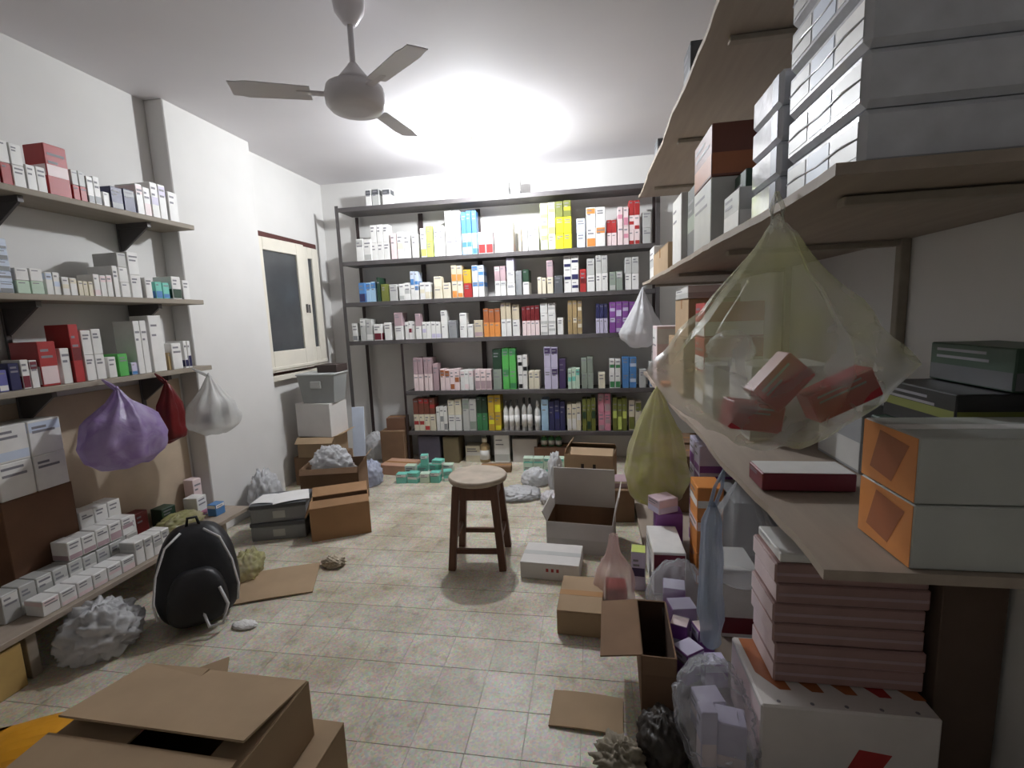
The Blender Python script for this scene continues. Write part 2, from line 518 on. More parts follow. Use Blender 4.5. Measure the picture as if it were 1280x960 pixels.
# ------------------------------------------------------------------ the back rack
RY0, RY1 = 4.72, 5.0
RX0, RX1 = -2.52, 0.60
RZ = [2.665, 2.13, 1.715, 1.315, 0.775, 0.345]
rack = tag(empty('steel_rack', ((RX0+RX1)/2, (RY0+RY1)/2, 0)), 'long grey steel rack of medicine cartons along the back wall', 'rack')
rc = rack.location
def rb(name, x0, y0, z0, x1, y1, z1, mt, ch=.003):
    return MB().box(x0-rc.x, y0-rc.y, z0, x1-rc.x, y1-rc.y, z1, ch=ch).build(name, mt, rack)
for i, z in enumerate(RZ):
    x0 = RX0 if i < 4 else -1.93
    sh = rb('shelf', x0+.002, RY0, z-.035, RX1, RY1, z, M_METAL)
    MB().box(x0+.002-rc.x, RY0-.006-rc.y, z-.04, RX1-rc.x, RY0-rc.y-.0005, z+.003, ch=.002).build('shelf_lip', M_METAL, sh)
for (x, y, mt, zt) in ((RX0-.036, RY0-.006, M_METAL, 2.69), (RX0+.05, RY1-.03, M_POST, 2.62), (RX1+.002, RY0-.006, M_METAL, 2.69), (RX1+.002, RY1-.04, M_POST, 2.62)):
    m = MB()                                    # angle-iron post
    m.box(x-rc.x, y-rc.y, 0, x+.036-rc.x, y+.005-rc.y, zt); m.box(x-rc.x, y+.005-rc.y, 0, x+.005-rc.x, y+.036-rc.y, zt)
    m.build('post', mt, rack)
for (x, y) in ((-1.955, RY0+.0), (-1.72, RY1-.03)):
    m = MB(); m.box(x-rc.x, y-rc.y, 0, x+.024-rc.x, y+.004-rc.y, 1.275); m.box(x-rc.x, y+.004-rc.y, 0, x+.004-rc.x, y+.026-rc.y, 1.275)
    m.build('post', M_POST, rack)
for x in (-1.78, -1.16):
    rb('rear_upright', x, RY1+.002, 0, x+.05, RY1+.018, 2.62, M_POST)

SHN = ['top', 'second', 'third', 'fourth', 'lowest']      # storage levels of the rack, from the top
SL = [lambda x: 327-(x-441)*.0786, lambda x: 377-(x-438)*.047, lambda x: 426-(x-441)*.028, lambda x: 488-(x-517)*.014, lambda x: 536.5]
# (x0, x1, y top, columns, levels, colour of upper, colour of lower, band)
SPEC = [
 [(446,465,298,2,1,'white','white','pale grey'), (465,488,280,3,2,'white','white',None), (489,496,291,1,1,'pale pink','',None), (497,514,289,2,1,'white','','cream'),
  (515,523,290,1,1,'white','','grey'), (526,534,283,1,1,'white','','yellow-green'), (534,542,282,1,2,'yellow-green','yellow-green',None), (543,556,281,2,1,'white','','grey'),
  (558,577,262,2,2,'white','white',None), (578,597,263,3,2,'blue','light blue','blue'), (598,617,289,2,1,'pale pink','','red'), (618,642,275,2,1,'white','','pale pink'),
  (648,652,283,1,1,'beige','',None), (653,674,281,3,1,'white','',None), (676,695,253,2,3,'pale yellow','pale yellow','yellow-green'), (695,715,250,2,3,'olive','bright yellow','bright yellow'),
  (721,732,272,1,2,'pale blue','pale blue',None), (733,757,258,2,2,'white','white','orange'), (758,771,274,2,2,'red','pale pink',None), (772,786,258,2,2,'pale pink','pale pink','pink'),
  (786,800,250,2,3,'red','pale pink','red'), (803,814,264,1,2,'pale grey','pale grey',None)],
 [(449,457,352,1,1,'blue','','navy'), (458,471,352,2,1,'light blue','','blue'), (472,476,346,1,1,'dark green','',None), (477,486,355,1,1,'olive','',None), (487,497,354,1,1,'pale grey','',None),
  (499,513,353,2,1,'white','','pale grey'), (514,524,338,2,2,'pale blue','white','blue'), (525,538,352,2,1,'white','','cream'), (543,553,345,1,2,'cream','cream',None), (554,564,352,1,1,'cream','',None),
  (565,579,331,2,2,'beige','cream','orange'), (580,590,336,1,2,'golden','red',None), (591,606,331,2,2,'pale blue','white','blue'), (619,633,332,2,2,'mauve','white','pale grey'), (634,644,319,1,3,'lilac','white',None),
  (645,653,338,1,1,'grey','',None), (654,662,336,1,2,'dark green','white',None), (672,683,346,2,1,'cream','',None), (684,692,325,1,2,'mauve','cream',None), (693,704,344,1,1,'dark grey','',None),
  (705,724,318,2,3,'white','white','navy'), (725,733,336,1,1,'red','','dark red'), (734,744,323,1,2,'pale grey','white',None), (745,760,318,2,2,'pale grey','white',None), (762,779,338,2,1,'grey-green','','pale grey'),
  (781,799,321,2,2,'pale grey','white',None)],
 [(441,448,404,1,1,'white','','grey'), (451,466,397,2,1,'pale grey','','white'), (468,478,404,1,1,'white','','maroon'), (481,490,402,1,1,'white','',None), (494,504,390,1,2,'mauve','white',None),
  (507,520,401,3,1,'white','','maroon'), (520,527,391,1,2,'mauve','white',None), (528,551,402,4,1,'white','','lilac'), (552,560,388,1,2,'white','white',None), (561,571,400,1,1,'grey','',None),
  (575,584,390,1,2,'white','white',None), (585,592,404,1,1,'white','',None), (593,604,399,1,1,'beige','','mauve'), (605,626,385,3,2,'dark orange','orange',None), (627,640,377,2,2,'beige','white',None),
  (641,650,379,1,2,'beige','white',None), (653,675,382,4,2,'dark red','pale pink',None), (676,695,378,2,3,'white','white','pale grey'), (697,705,396,1,1,'white','',None), (710,728,375,3,2,'tan','tan','cream'),
  (745,760,379,3,2,'navy','lilac',None), (762,794,376,4,2,'purple','purple','lilac')],
 [(518,530,447,2,2,'mauve','pale pink',None), (531,541,446,2,2,'mauve','pale pink',None), (542,549,452,1,1,'mauve','',None), (551,575,461,4,1,'pale pink','','dark orange'), (576,592,462,3,1,'white','','pale pink'),
  (594,615,461,3,1,'pale pink','','mauve'), (617,628,436,1,2,'dark green','grey-green',None), (629,646,434,2,2,'bright green','bright green','green'), (648,660,443,2,2,'white','white','black'), (661,675,463,2,1,'cream','',None),
  (681,698,433,2,2,'lilac','lilac','dark purple'), (699,708,446,1,1,'dark purple','',None), (710,725,460,3,1,'pale green','','teal'), (727,742,446,2,2,'grey-green','grey-green',None), (748,757,465,1,1,'cream','',None),
  (762,776,448,2,2,'white','white','green'), (778,796,446,2,2,'blue','blue','pale blue'), (799,808,460,1,1,'pale grey','',None), (812,826,452,2,1,'white','','blue')],
 [(518,545,497,4,2,'red-brown','cream','red'), (546,560,507,3,1,'white','','grey'), (561,578,499,2,2,'cream','white',None), (579,596,496,2,1,'pale grey','','grey-green'), (597,610,495,2,2,'dark green','green',None),
  (611,627,492,2,2,'golden','golden','bright yellow'), (629,650,500,3,0,'white','dark grey',None), (652,666,497,2,0,'pale grey','black',None), (668,676,500,1,0,'white','white',None), (677,686,497,1,1,'light blue','','pale blue'),
  (687,707,500,3,1,'navy','','dark blue'), (709,727,503,3,1,'cream','','white'), (728,745,497,3,1,'olive','','dark green'), (748,764,490,2,2,'pink','pink','mauve'), (766,784,496,3,1,'olive','','yellow-green'), (786,802,500,2,1,'cream','','olive')],
]
GR = 'cartons on the back rack'
for si, rows in enumerate(SPEC):
    zs = RZ[si+1]; zmax = RZ[si]-.045
    cols = sum(r[3] for r in rows); k = 0
    for (x0, x1, yt, nc, nl, cu, cl, band) in rows:
        ybot = SL[si]((x0+x1)/2)
        yf = RY0+.012+random.random()*.03
        xa = at(x0, ybot, y=yf).x; xb = at(x1, ybot, y=yf).x
        H = at((x0+x1)/2, yt, y=yf).z-zs
        H = max(.05, min(H, zmax-zs-.004))
        cw = (xb-xa)/nc
        for c in range(nc):
            k += 1
            xc = xa+(c+.5)*cw
            where = '%s column from left, %s shelf of back rack' % (ordw(k), SHN[si])
            yy = yf+random.random()*.008
            if nl == 0:
                r = cw*.44
                bottle((xc, yy+r+.003, zs+.0005), r, H*(1-.06*random.random()), cu, cl, '%s bottle with %s cap, %s' % (cu, cl, where), 'bottles on the back rack')
                continue
            nn = nl
            z = zs+.0005
            dep = .09+.1*random.random()
            for l in range(nn):
                h = H/nn-.0012
                if l == nn-1: h *= 1-.07*random.random()
                cword = cu if (l >= nn/2 or nn == 1) else cl
                w = cw-.002-.004*random.random()
                lev = '' if nn == 1 else (['lower ', 'upper '] if nn == 2 else ['bottom ', 'middle ', 'top '])[l]
                defer_carton((xc, yy+dep/2, z), (w, dep, h), R(random.uniform(-1.2, 1.2)) if w > .04 else 0, cword, band if random.random() < .85 else None,
                       '%s%s carton, %s' % (lev, cword, where), GR)
                z += h+.0012
# on top of the rack
for (x0, x1, yt, cword, lab) in ((457, 464, 237, 'white', 'white carton with dark edge at the far left on top of the back rack'),
                                 (465, 474, 236, 'pale grey', 'pale grey carton second from left on top of the back rack'),
                                 (478, 488, 236, 'white', 'glossy white carton third from left on top of the back rack'),
                                 (549, 552, 243, 'cream', 'thin cream carton alone below the bulb on top of the back rack'),
                                 (622, 636, 226, 'pale grey', 'wide pale grey carton on top of the back rack right of the bulb'),
                                 (638, 650, 222, 'white', 'white carton with dark corner, rightmost on top of the back rack')):
    yb = 259-(x0-422)*.062
    p = at(x0, yb, y=RY0+.06); q = at(x1, yb, y=RY0+.06); t = at(x0, yt, y=RY0+.06)
    carton(((p.x+q.x)/2, RY0+.12, RZ[0]+.001), (q.x-p.x, .1, max(.05, t.z-RZ[0])), 0, cword, 'dark grey', lab, GR)

# ------------------------------------------------------------------ left shelves
LX0, LX1 = XL+.002, -2.60
LZ = [2.19, 1.70, 1.255]
LYA, LYB = .55, 2.925
NAMES = ['uppermost', 'middle', 'third']
for i, z in enumerate(LZ):
    s = tag(empty('wall_shelf', ((LX0+LX1)/2, (LYA+LYB)/2, z-.03)), 'long wall shelf of boards at the left, %s' % ['the highest one near the ceiling', 'the one at eye level', 'the one above the purple bag'][i], 'shelf', 'left wall shelves')
    L = s.location
    MB().box(LX0-L.x, LYA-L.y, 0, LX1-L.x, LYB-L.y, .03, ch=.003).build('board', M_BOARDL, s)
    for y in (1.25, 1.95, 2.62):
        br = MB(); br.box(LX0-L.x+.013, y-.012-L.y, -.03, LX1-.04-L.x, y+.012-L.y, -.0005); br.hexa([(LX0-L.x+.013, y-.006-L.y, -.16), (LX0-L.x+.03, y-.006-L.y, -.16), (LX0-L.x+.03, y+.006-L.y, -.16), (LX0-L.x+.013, y+.006-L.y, -.16)],
            [(LX0-L.x+.013, y-.006-L.y, -.03), (LX1-.05-L.x, y-.006-L.y, -.03), (LX1-.05-L.x, y+.006-L.y, -.03), (LX0-L.x+.013, y+.006-L.y, -.03)])
        br.build('bracket', M_METAL, s)
for k, y in enumerate((1.25, 1.95, 2.62)):
    o = MB().box(0, -.013, 0, .012, .013, 1.6, ch=.002).build('shelf_standard', M_METAL, None, (XL+.007, y, .72))
    tag(o, 'thin grey slotted metal strip on left wall carrying shelves, %s from the camera' % ['nearest', 'middle one', 'farthest'][k], 'shelf standard', 'left shelf standards')

LL = [lambda x: 233+x*.178, lambda x: 366+x*.03, lambda x: 493-x*.135]
LSPEC = [
 [(-22,4,178,1,2,'dark red','dark red',None), (5,19,177,1,2,'white','red',None), (20,36,181,1,2,'white','white',None), (37,62,208,2,1,'white','',None), (64,92,183,1,1,'red','','pale pink'), (94,111,214,2,2,'pale grey','red',None), (112,129,221,2,1,'white','','grey'),
  (131,140,240,1,1,'white','',None), (141,171,235,2,1,'navy','','grey'), (173,191,232,2,1,'white','','pale pink'), (192,211,229,2,1,'white','','lilac'), (213,225,240,1,1,'white','',None)],
 [(-20,20,297,2,5,'pale blue','pale blue','grey'), (23,58,335,2,2,'white','pale green',None), (60,79,339,2,1,'white','','pale blue'), (80,99,346,2,1,'white','','cream'), (100,119,351,3,1,'cream','',None), (120,144,343,3,1,'white','','pale pink'),
  (145,152,332,1,1,'white','',None), (153,165,316,1,3,'pale grey','white',None), (166,180,316,1,2,'white','white',None), (184,193,346,1,1,'white','',None), (196,214,352,2,1,'teal','','blue'), (217,229,345,1,1,'white','','dark green'), (230,239,350,1,1,'white','',None)],
 [(-14,14,462,2,1,'blue-violet','','white'), (15,30,452,1,1,'navy','',None), (31,53,448,2,1,'white','','maroon'), (55,79,425,1,1,'red','','pale pink'), (81,94,432,1,1,'white','',None), (96,109,405,1,1,'red','','dark red'), (110,136,411,2,2,'white','white',None),
  (138,149,445,1,1,'white','',None), (151,164,441,1,1,'bright green','',None), (166,174,452,1,1,'lilac','','blue'), (175,192,397,2,1,'white','',None), (194,211,391,1,1,'white','',None), (213,217,440,1,1,'tan','',None), (218,231,428,1,1,'white','',None), (233,242,425,2,1,'white','','navy')],
]
SHW = ['highest left shelf', 'middle left shelf', 'third left shelf']
for si, rows in enumerate(LSPEC):
    zs = LZ[si]; k = 0
    for (x0, x1, yt, nc, nl, cu, cl, band) in rows:
        xf = LX1-.015-random.random()*.015
        yb = LL[si]((x0+x1)/2)
        ya = at(x0, yb, x=xf).y; ye = at(x1, yb, x=xf).y
        H = at((x0+x1)/2, yt, x=xf).z-zs
        H = max(.05, H)
        cw = (ye-ya)/nc
        for c in range(nc):
            k += 1
            yc = ya+(c+.5)*cw; z = zs+.0005; dep = .1+.08*random.random()
            for l in range(nl):
                h = H/nl-.0012
                if l == nl-1: h *= 1-.06*random.random()
                cword = cu if (l >= nl/2 or nl == 1) else cl
                lev = '' if nl == 1 else (['lower ', 'upper '] if nl == 2 else ['bottom ', 'middle ', 'top '] if nl == 3 else ['bottom ', 'second-lowest ', 'middle ', 'second-highest ', 'top '])[l]
                defer_carton((xf-dep/2-.003, yc, z), (cw-.004, dep, h), R(90+random.uniform(-1, 1)), cword, band,
                       '%s%s carton, %s column from the camera, %s' % (lev, cword, ordw(k), SHW[si]), 'cartons on the left shelves')
                z += h+.0012

# ------------------------------------------------------------------ soft things: bags and crumpled film
def vnoise(seed):
    rr = random.Random(seed)
    w = [(rr.uniform(-1, 1), rr.uniform(-1, 1), rr.uniform(-1, 1), rr.uniform(0, 6.28), rr.uniform(.5, 1)) for _ in range(9)]
    def f(x, y, z, s):
        return sum(a*math.sin(s*(k+1)**.6*(p*x+q*y+r*z)*3+ph) for k, (p, q, r, ph, a) in enumerate(w))/5
    return f

def bag_body(prof, top, seed, folds=9, amp=.16, lean=(0, 0), n=44, flat=1.0, ears=0.0):
    """hanging bag: gathered at the top, pleats fading downwards, round heavy bottom.
    prof: (drop, rx, ry) rings; local origin at the hanging point"""
    nz = vnoise(seed); rr = random.Random(seed)
    ph = [rr.uniform(0, 6.28) for _ in range(3)]
    rings = []
    P = []
    for j in range(len(prof)-1):        # resample
        for q in range(4):
            t = q/4.0
            P.append([prof[j][k]*(1-t)+prof[j+1][k]*t for k in range(3)])
    P.append(list(prof[-1]))
    D = prof[-1][0]
    m = MB(); base = 0
    for (d, rx, ry) in P:
        u = d/D
        pleat = amp*(1-u)**.7
        for k in range(n):
            t = 2*math.pi*k/n
            c, s = math.cos(t), math.sin(t)
            f = 1+pleat*math.sin(folds*t+ph[0]+2*u)+.5*pleat*math.sin((folds*2+1)*t+ph[1])
            f += ears*u*(abs(c)**3)*(1 if u < .85 else .5)
            x, y = rx*c*f, ry*s*f*flat
            k2 = .035*nz(x*4, y*4, d*4, 1.6)*(.3+u)
            m.v.append((x*(1+k2*2)+lean[0]*u+k2*.3, y*(1+k2*2)+lean[1]*u, -d+k2*.5*(u > .05)))
    N = len(P)
    for j in range(N-1):
        for k in range(n):
            a = j*n+k; b = j*n+(k+1) % n
            m.f.append((a, a+n, b+n, b)); m.m.append(0); m.sm.append(True)
    e = (N-1)*n
    m.f.append(tuple(e+k for k in range(n))[::-1]); m.m.append(0); m.sm.append(True)
    return m

def hanging_bag(P, prof, seed, film_m, label, name='plastic_bag', hook=(0, 0, .05), **k):
    b = tag(empty(name, P), label, 'bag')
    bag_body(prof, P, seed, **k).build('bag_body', film_m, b)
    m = MB(); hk = Vector(hook)
    r0_ = prof[0][1]
    for s in (-1, 1):                       # two handle straps running up to the hook
        p0 = Vector((s*r0_*.7, 0, -.004)); mid = Vector((s*max(.012, r0_*.9), 0, hk.z*.5))+Vector((hk.x, hk.y, 0))*.5
        m2 = MB().tube([p0, mid, hk], [.007, .006, .005], 6)
        m2.build('handle', film_m, b)
    MB().lathe([(r0_*.55, -.015), (r0_*.9, -.004), (r0_*.8, .008), (r0_*.3, .02)], 12).build('gathered_neck', film_m, b)
    return b

def crumple_mb(sx, sy, sz, seed, n=60, mm=34, rough=.16, freq=2.0):
    nz = vnoise(seed); m = MB()
    for j in range(mm+1):
        ph = math.pi*j/mm
        for k in range(n):
            t = 2*math.pi*k/n
            x, y, z = math.sin(ph)*math.cos(t), math.sin(ph)*math.sin(t), math.cos(ph)
            f = 1+rough*nz(x, y, z, freq)+rough*.55*(1-2.4*abs(nz(x+3, y, z, freq*2.1)))+rough*.14*(1-2.4*abs(nz(x, y+5, z, freq*4.2)))
            zz = z*f
            if zz < -.62: zz = -.62+(zz+.62)*.12
            m.v.append((x*f*sx, y*f*sy, (zz+.68)*sz/1.55))
    for j in range(mm):
        for k in range(n):
            a = j*n+k; b = j*n+(k+1) % n
            m.f.append((a, a+n, b+n, b)); m.m.append(0); m.sm.append(True)
    z0 = min(v[2] for v in m.v)
    m.v = [(v[0], v[1], v[2]-z0) for v in m.v]
    return m
def crumple(name, loc, size, seed, mt, label, cat, rz=0, group=None, **k):
    return tag(crumple_mb(size[0]/2, size[1]/2, size[2], seed, **k).build(name, mt, None, loc, rz), label, cat, group)

# ------------------------------------------------------------------ corrugated cartons with flaps
def open_carton(loc, size, rz, flaps, label, outer=None, inner=None, name='cardboard_box', tape=False, group=None, slots=False, fh=None):
    """flaps: side -> (angle from straight up, + outwards; length factor)"""
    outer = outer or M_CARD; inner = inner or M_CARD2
    w, d, h = size; t = .006
    b = tag(empty(name, loc, rz), label, 'box', group)
    m = MB()
    m.box(-w/2, -d/2, 0, w/2, d/2, t)
    for s in (-1, 1):
        m.box(-w/2, (-d/2 if s < 0 else d/2-t), t, w/2, (-d/2+t if s < 0 else d/2), h)
        m.box((-w/2 if s < 0 else w/2-t), -d/2+t, t, (-w/2+t if s < 0 else w/2), d/2-t, h)
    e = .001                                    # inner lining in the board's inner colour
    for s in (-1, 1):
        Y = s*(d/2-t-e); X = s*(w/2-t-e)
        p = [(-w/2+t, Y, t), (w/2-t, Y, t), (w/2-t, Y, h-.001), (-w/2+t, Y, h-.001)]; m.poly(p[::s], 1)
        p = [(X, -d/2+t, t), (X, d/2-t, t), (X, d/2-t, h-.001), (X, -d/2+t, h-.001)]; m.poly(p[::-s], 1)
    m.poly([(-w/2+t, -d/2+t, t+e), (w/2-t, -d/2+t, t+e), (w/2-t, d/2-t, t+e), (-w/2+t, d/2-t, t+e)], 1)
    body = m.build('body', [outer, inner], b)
    if slots:
        for s in (-1, 1):
            MB().box(s*w*.12-.012, -d/2-.0015, h*.45, s*w*.12+.012, -d/2-.0002, h*.8).build('handle_slot', mat('slot_shade', (40, 32, 28), .9), body)
    for side, (ang, lf) in flaps.items():
        L = (fh or d/2)*lf
        if side in ('front', 'back'):
            f = MB().box(-w/2+.004, -t/2, 0, w/2-.004, t/2, L)
            s = -1 if side == 'front' else 1
            f.build('flap', outer, b, (0, s*(d/2-t/2), h+.001), 0, (-s*R(ang), 0, 0))
        else:
            s = -1 if side == 'left' else 1
            f = MB().box(-t/2, -d/2+.004, 0, t/2, d/2-.004, L)
            f.build('flap', outer, b, (s*(w/2-t/2), 0, h+.001), 0, (0, s*R(ang), 0))
    if tape:
        MB().box(-w/2-.001, -.025, h*.55, -w/2-.0003, .025, h).build('tape', M_TAPE, b)
    return b

def closed_carton(loc, size, rz, label, outer=None, name='cardboard_box', group=None, tapem=None, gap=True):
    """shut corrugated carton: body, two top flaps meeting in the middle, tape strip over the seam"""
    outer = outer or M_CARD
    w, d, h = size
    b = tag(empty(name, loc, rz), label, 'box', group)
    MB().box(-w/2, -d/2, 0, w/2, d/2, h-.005, ch=.003).build('body', outer, b)
    for s in (-1, 1):
        MB().box(-w/2, min(s*.0015, s*d/2), h-.005, w/2, max(s*.0015, s*d/2), h, ch=.0015).build('flap', outer, b)
    if tapem != 'none':
        MB().box(-w/2-.0008, -.022, h-.06 if h > .09 else h*.5, -w/2, .022, h).box(-w/2-.0008, -.022, h, w/2+.0008, .022, h+.0008).build('tape', tapem or M_TAPE, b)
    return b

def sheet(loc, w, d, rz, label, mt, rot=None, name='cardboard_sheet', cat='cardboard', th=.006):
    m = MB()
    n = 6
    for i in range(n):
        x0 = -w/2+w*i/n; x1 = x0+w/n
        za = .006*math.sin(math.pi*i/n); zb = .006*math.sin(math.pi*(i+1)/n)
        m.hexa([(x0, -d/2, za), (x1, -d/2, zb), (x1, d/2, zb), (x0, d/2, za)], [(x0, -d/2, za+th), (x1, -d/2, zb+th), (x1, d/2, zb+th), (x0, d/2, za+th)])
    return tag(m.build(name, mt, None, loc, rz, rot), label, cat)

# ------------------------------------------------------------------ stool
st = tag(empty('wooden_stool', (-.71, 2.785, 0), R(4)), 'dark wooden stool with round worn seat standing alone on the floor', 'stool')
MB().lathe([(.165, .512), (.178, .518), (.182, .53), (.182, .54), (.174, .55)], 40).build('seat', M_SEAT, st)
TPX, BTX = .112, .155
for sx in (-1, 1):
    for sy in (-1, 1):
        MB().bar((sx*BTX, sy*BTX, 0), (sx*TPX, sy*TPX, .511), .042, .046, up=(0, 1, 0)).build('leg', M_STOOL, st)
for sx, sy in ((0, -1), (0, 1), (-1, 0), (1, 0)):
    k = TPX+.006
    if sx == 0:
        MB().box(-k+.022, sy*k-.011, .425, k-.022, sy*k+.011, .511, ch=.002).build('apron', M_STOOL, st)
    else:
        MB().box(sx*k-.011, -k+.022, .425, sx*k+.011, k-.022, .511, ch=.002).build('apron', M_STOOL, st)
for sx, sy, z in ((0, -1, .115), (0, 1, .115), (-1, 0, .175), (1, 0, .175)):
    k = BTX+(TPX-BTX)*z/.511
    if sx == 0:
        MB().box(-k+.02, sy*k-.01, z-.016, k-.02, sy*k+.01, z+.016, ch=.002).build('stretcher', M_STOOL, st)
    else:
        MB().box(sx*k-.01, -k+.02, z-.016, sx*k+.01, k-.02, z+.016, ch=.002).build('stretcher', M_STOOL, st)

# ------------------------------------------------------------------ low bench along the left wall and what lies on it
BZ, BX1, BYB = .24, -2.43, 2.915
bench = tag(empty('low_shelf', ((XL+BX1)/2, (.6+BYB)/2, 0)), 'low wooden shelf near the floor along the left wall', 'shelf')
L = bench.location
MB().box(XL+.003-L.x, .6-L.y, BZ-.028, BX1-L.x, BYB-L.y, BZ, ch=.003).build('board', M_BOARD, bench)
for y in (.75, 1.56, 2.7):
    MB().box(XL+.05-L.x, y-.02-L.y, 0, BX1-.03-L.x, y+.02-L.y, BZ-.0285, ch=.002).build('support', M_BOARDL, bench)
gl = 'white cartons heaped on the low shelf'
def lowrow(xf, y0, n, wd, h, z, dep, cword, lab, band=None, skip=()):
    for i in range(n):
        if i in skip: continue
        hh = h*(1-.06*random.random())
        defer_carton((xf-dep/2, y0+(i+.5)*wd, z+.0005), (wd-.003, dep, hh), R(90+random.uniform(-1, 1)), cword, band, '%s carton, %s from the camera in %s' % (cword, ordw(i+1), lab), gl)
lowrow(BX1-.03, 1.62, 6, .075, .075, BZ, .1, 'white', 'front row of the low shelf, near end', 'pale pink')
lowrow(BX1-.03, 2.075, 4, .055, .13, BZ, .1, 'white', 'tall front row of the low shelf, far end', 'pale grey')
lowrow(BX1-.145, 1.55, 8, .07, .14, BZ, .1, 'pale grey', 'second row of the low shelf', 'white')
lowrow(BX1-.145, 1.84, 5, .07, .10, BZ+.143, .1, 'white', 'upper tier of second row on low shelf', 'mauve')
lowrow(BX1-.26, 2.005, 4, .075, .2, BZ, .1, 'white', 'back row of the low shelf', 'pale grey')
lowrow(BX1-.26, 2.005, 3, .075, .12, BZ+.203, .1, 'white', 'peak of the carton heap on low shelf')
# two towers of big white cartons against the wall, left edge of the picture
closed_carton((-2.782, 1.85, BZ+.0005), (.165, .31, .5), 0, 'brown cardboard box at the back of low shelf under white cartons', mat('brown_board', (112, 80, 60), .8))
for c, yc in enumerate((1.775, 1.925)):
    for l in range(2):
        carton((-2.782, yc, BZ+.502+l*.175), (.145, .165, .1735), R(90), 'white', 'pale blue' if l else None, '%s big white carton of the %s pair on brown box under left shelves' % (['lower', 'upper'][l], ['nearer', 'farther'][c]), 'big white cartons on the brown box')
o = MB().box(0, -.98, 0, .006, .98, .93, ch=.001).build('back_panel', mat('overlay', (186, 168, 146), .75, .12, 5), None, (XL+.0005, 1.93, BZ+.0005))  # thin panel added over the wall for a darker, browner tone
tag(o, 'added brown overlay panel on the left wall behind the low shelf goods', 'panel')
crumple('plastic_bag', (-2.62, 2.52, BZ), (.2, .3, .09), 21, F_YEL, 'crumpled yellow-green plastic bag lying on the low left shelf', 'bag', 0)
for (x, y, s, cw, bd, lab) in ((-2.56, 2.76, (.08, .07, .08), 'blue', 'white', 'small blue carton at the far end of the low left shelf'),
                               (-2.68, 2.72, (.09, .1, .14), 'white', 'pink', 'small white carton beside the pillar on the low left shelf'),
                               (-2.80, 2.84, (.07, .08, .22), 'pale pink', 'white', 'slim pale pink carton against the pillar on low left shelf'),
                               (-2.80, 2.40, (.09, .08, .16), 'dark red', None, 'dark red carton behind yellow bag on the low left shelf'),
                               (-2.79, 2.58, (.1, .09, .12), 'dark green', None, 'dark green carton behind yellow bag on the low left shelf')):
    carton((x, y, BZ+.0005), s, R(90+random.uniform(-6, 6)), cw, bd, lab)
crumple('plastic_bag', (-2.34, 1.755, 0), (.3, .3, .2), 5, F_WHITE2, 'crumpled white plastic bag on the floor under the low shelf', 'bag', R(20), rough=.22)
closed_carton((-2.56, 1.16, 0), (.7, .24, .2), R(90), 'ochre cardboard box pushed under the low shelf at left edge', mat('cardboard_yellow', (186, 156, 96), .7, .2, 6))

# backpack leaning on the low shelf
bp = tag(empty('backpack', (-2.05, 2.03, 0), R(40)), 'black backpack with white piping slumped against the low shelf', 'backpack')
def superell(w, d, h, lean, e=.55, n=32, mm=20):
    m = MB()
    sg = lambda v, p: math.copysign(abs(v)**p, v)
    for j in range(mm+1):
        ph = -math.pi/2+math.pi*j/mm
        for k in range(n):
            t = 2*math.pi*k/n
            cz = sg(math.sin(ph), .75); cr = abs(math.cos(ph))**e
            z = (cz+1)/2*h; u = z/h
            tp = 1-.28*u*u
            m.v.append((sg(math.cos(t), e)*cr*w/2*tp, sg(math.sin(t), e)*cr*d/2*tp+lean*u, z))
    for j in range(mm):
        for k in range(n):
            a = j*n+k; b = j*n+(k+1) % n
            m.f.append((a, b, b+n, a+n)); m.m.append(0); m.sm.append(True)
    return m
superell(.40, .24, .46, .15).build('pack_body', M_BLACK, bp)
pk = superell(.28, .12, .26, .06); pk.build('front_pocket', M_BLACK, bp, (0, -.11, .03))
for s in (-1, 1):
    MB().tube([(s*.172, -.095, .09), (s*.183, -.08, .17), (s*.165, -.035, .29), (s*.12, .02, .405), (s*.05, .06, .455)], .006, 6).build('piping', M_WHITECORD, bp)
MB().tube([(.1, -.13, .2), (.13, -.19, .13), (.1, -.2, .04), (.04, -.18, .03), (.02, -.14, .1)], .008, 6).build('strap', M_WHITECORD, bp)
MB().tube([(-.03, .14, .45), (-.02, .14, .5), (.02, .14, .5), (.03, .14, .45)], .008, 6).build('grab_handle', M_BLACK, bp)
crumple('plastic_bag', (-2.08, 2.43, 0), (.13, .2, .14), 31, F_YEL, 'small yellow plastic bag on the floor behind the backpack', 'bag', rough=.25)

# bags hanging from the third left shelf
hz = LZ[2]-.03
def strap_hook(y): return (LX1+.03, y, hz-.03)
hanging_bag((-2.50, 2.15, 1.2), [(0, .012, .012), (.06, .05, .05), (.16, .12, .17), (.28, .13, .215), (.36, .125, .2), (.41, .08, .14), (.425, .02, .04)], 3, F_PURP,
            'purple plastic bag hanging from the third left shelf', hook=(-.085, 0, .055))
hanging_bag((-2.52, 2.47, 1.19), [(0, .01, .01), (.05, .03, .03), (.12, .05, .07), (.26, .06, .085), (.33, .055, .08), (.36, .02, .03)], 9, F_RED,
            'dark red bag hanging between the purple bag and the white bag', hook=(-.07, 0, .06), folds=5)
hanging_bag((-2.47, 2.74, 1.2), [(0, .012, .012), (.08, .05, .05), (.18, .11, .13), (.28, .13, .165), (.34, .12, .15), (.38, .07, .08), (.39, .02, .02)], 14, F_WHITE,
            'white plastic bag hanging at the pillar end of the third left shelf', hook=(-.115, 0, .05), ears=.12)
for k, (y, z) in enumerate(((2.70, .86), (2.8, .87))):
    carton((-2.46, y, z), (.07, .07, .1), R(80), 'grey', 'white', 'grey carton inside the white hanging bag, %s one' % ['nearer', 'farther'][k])

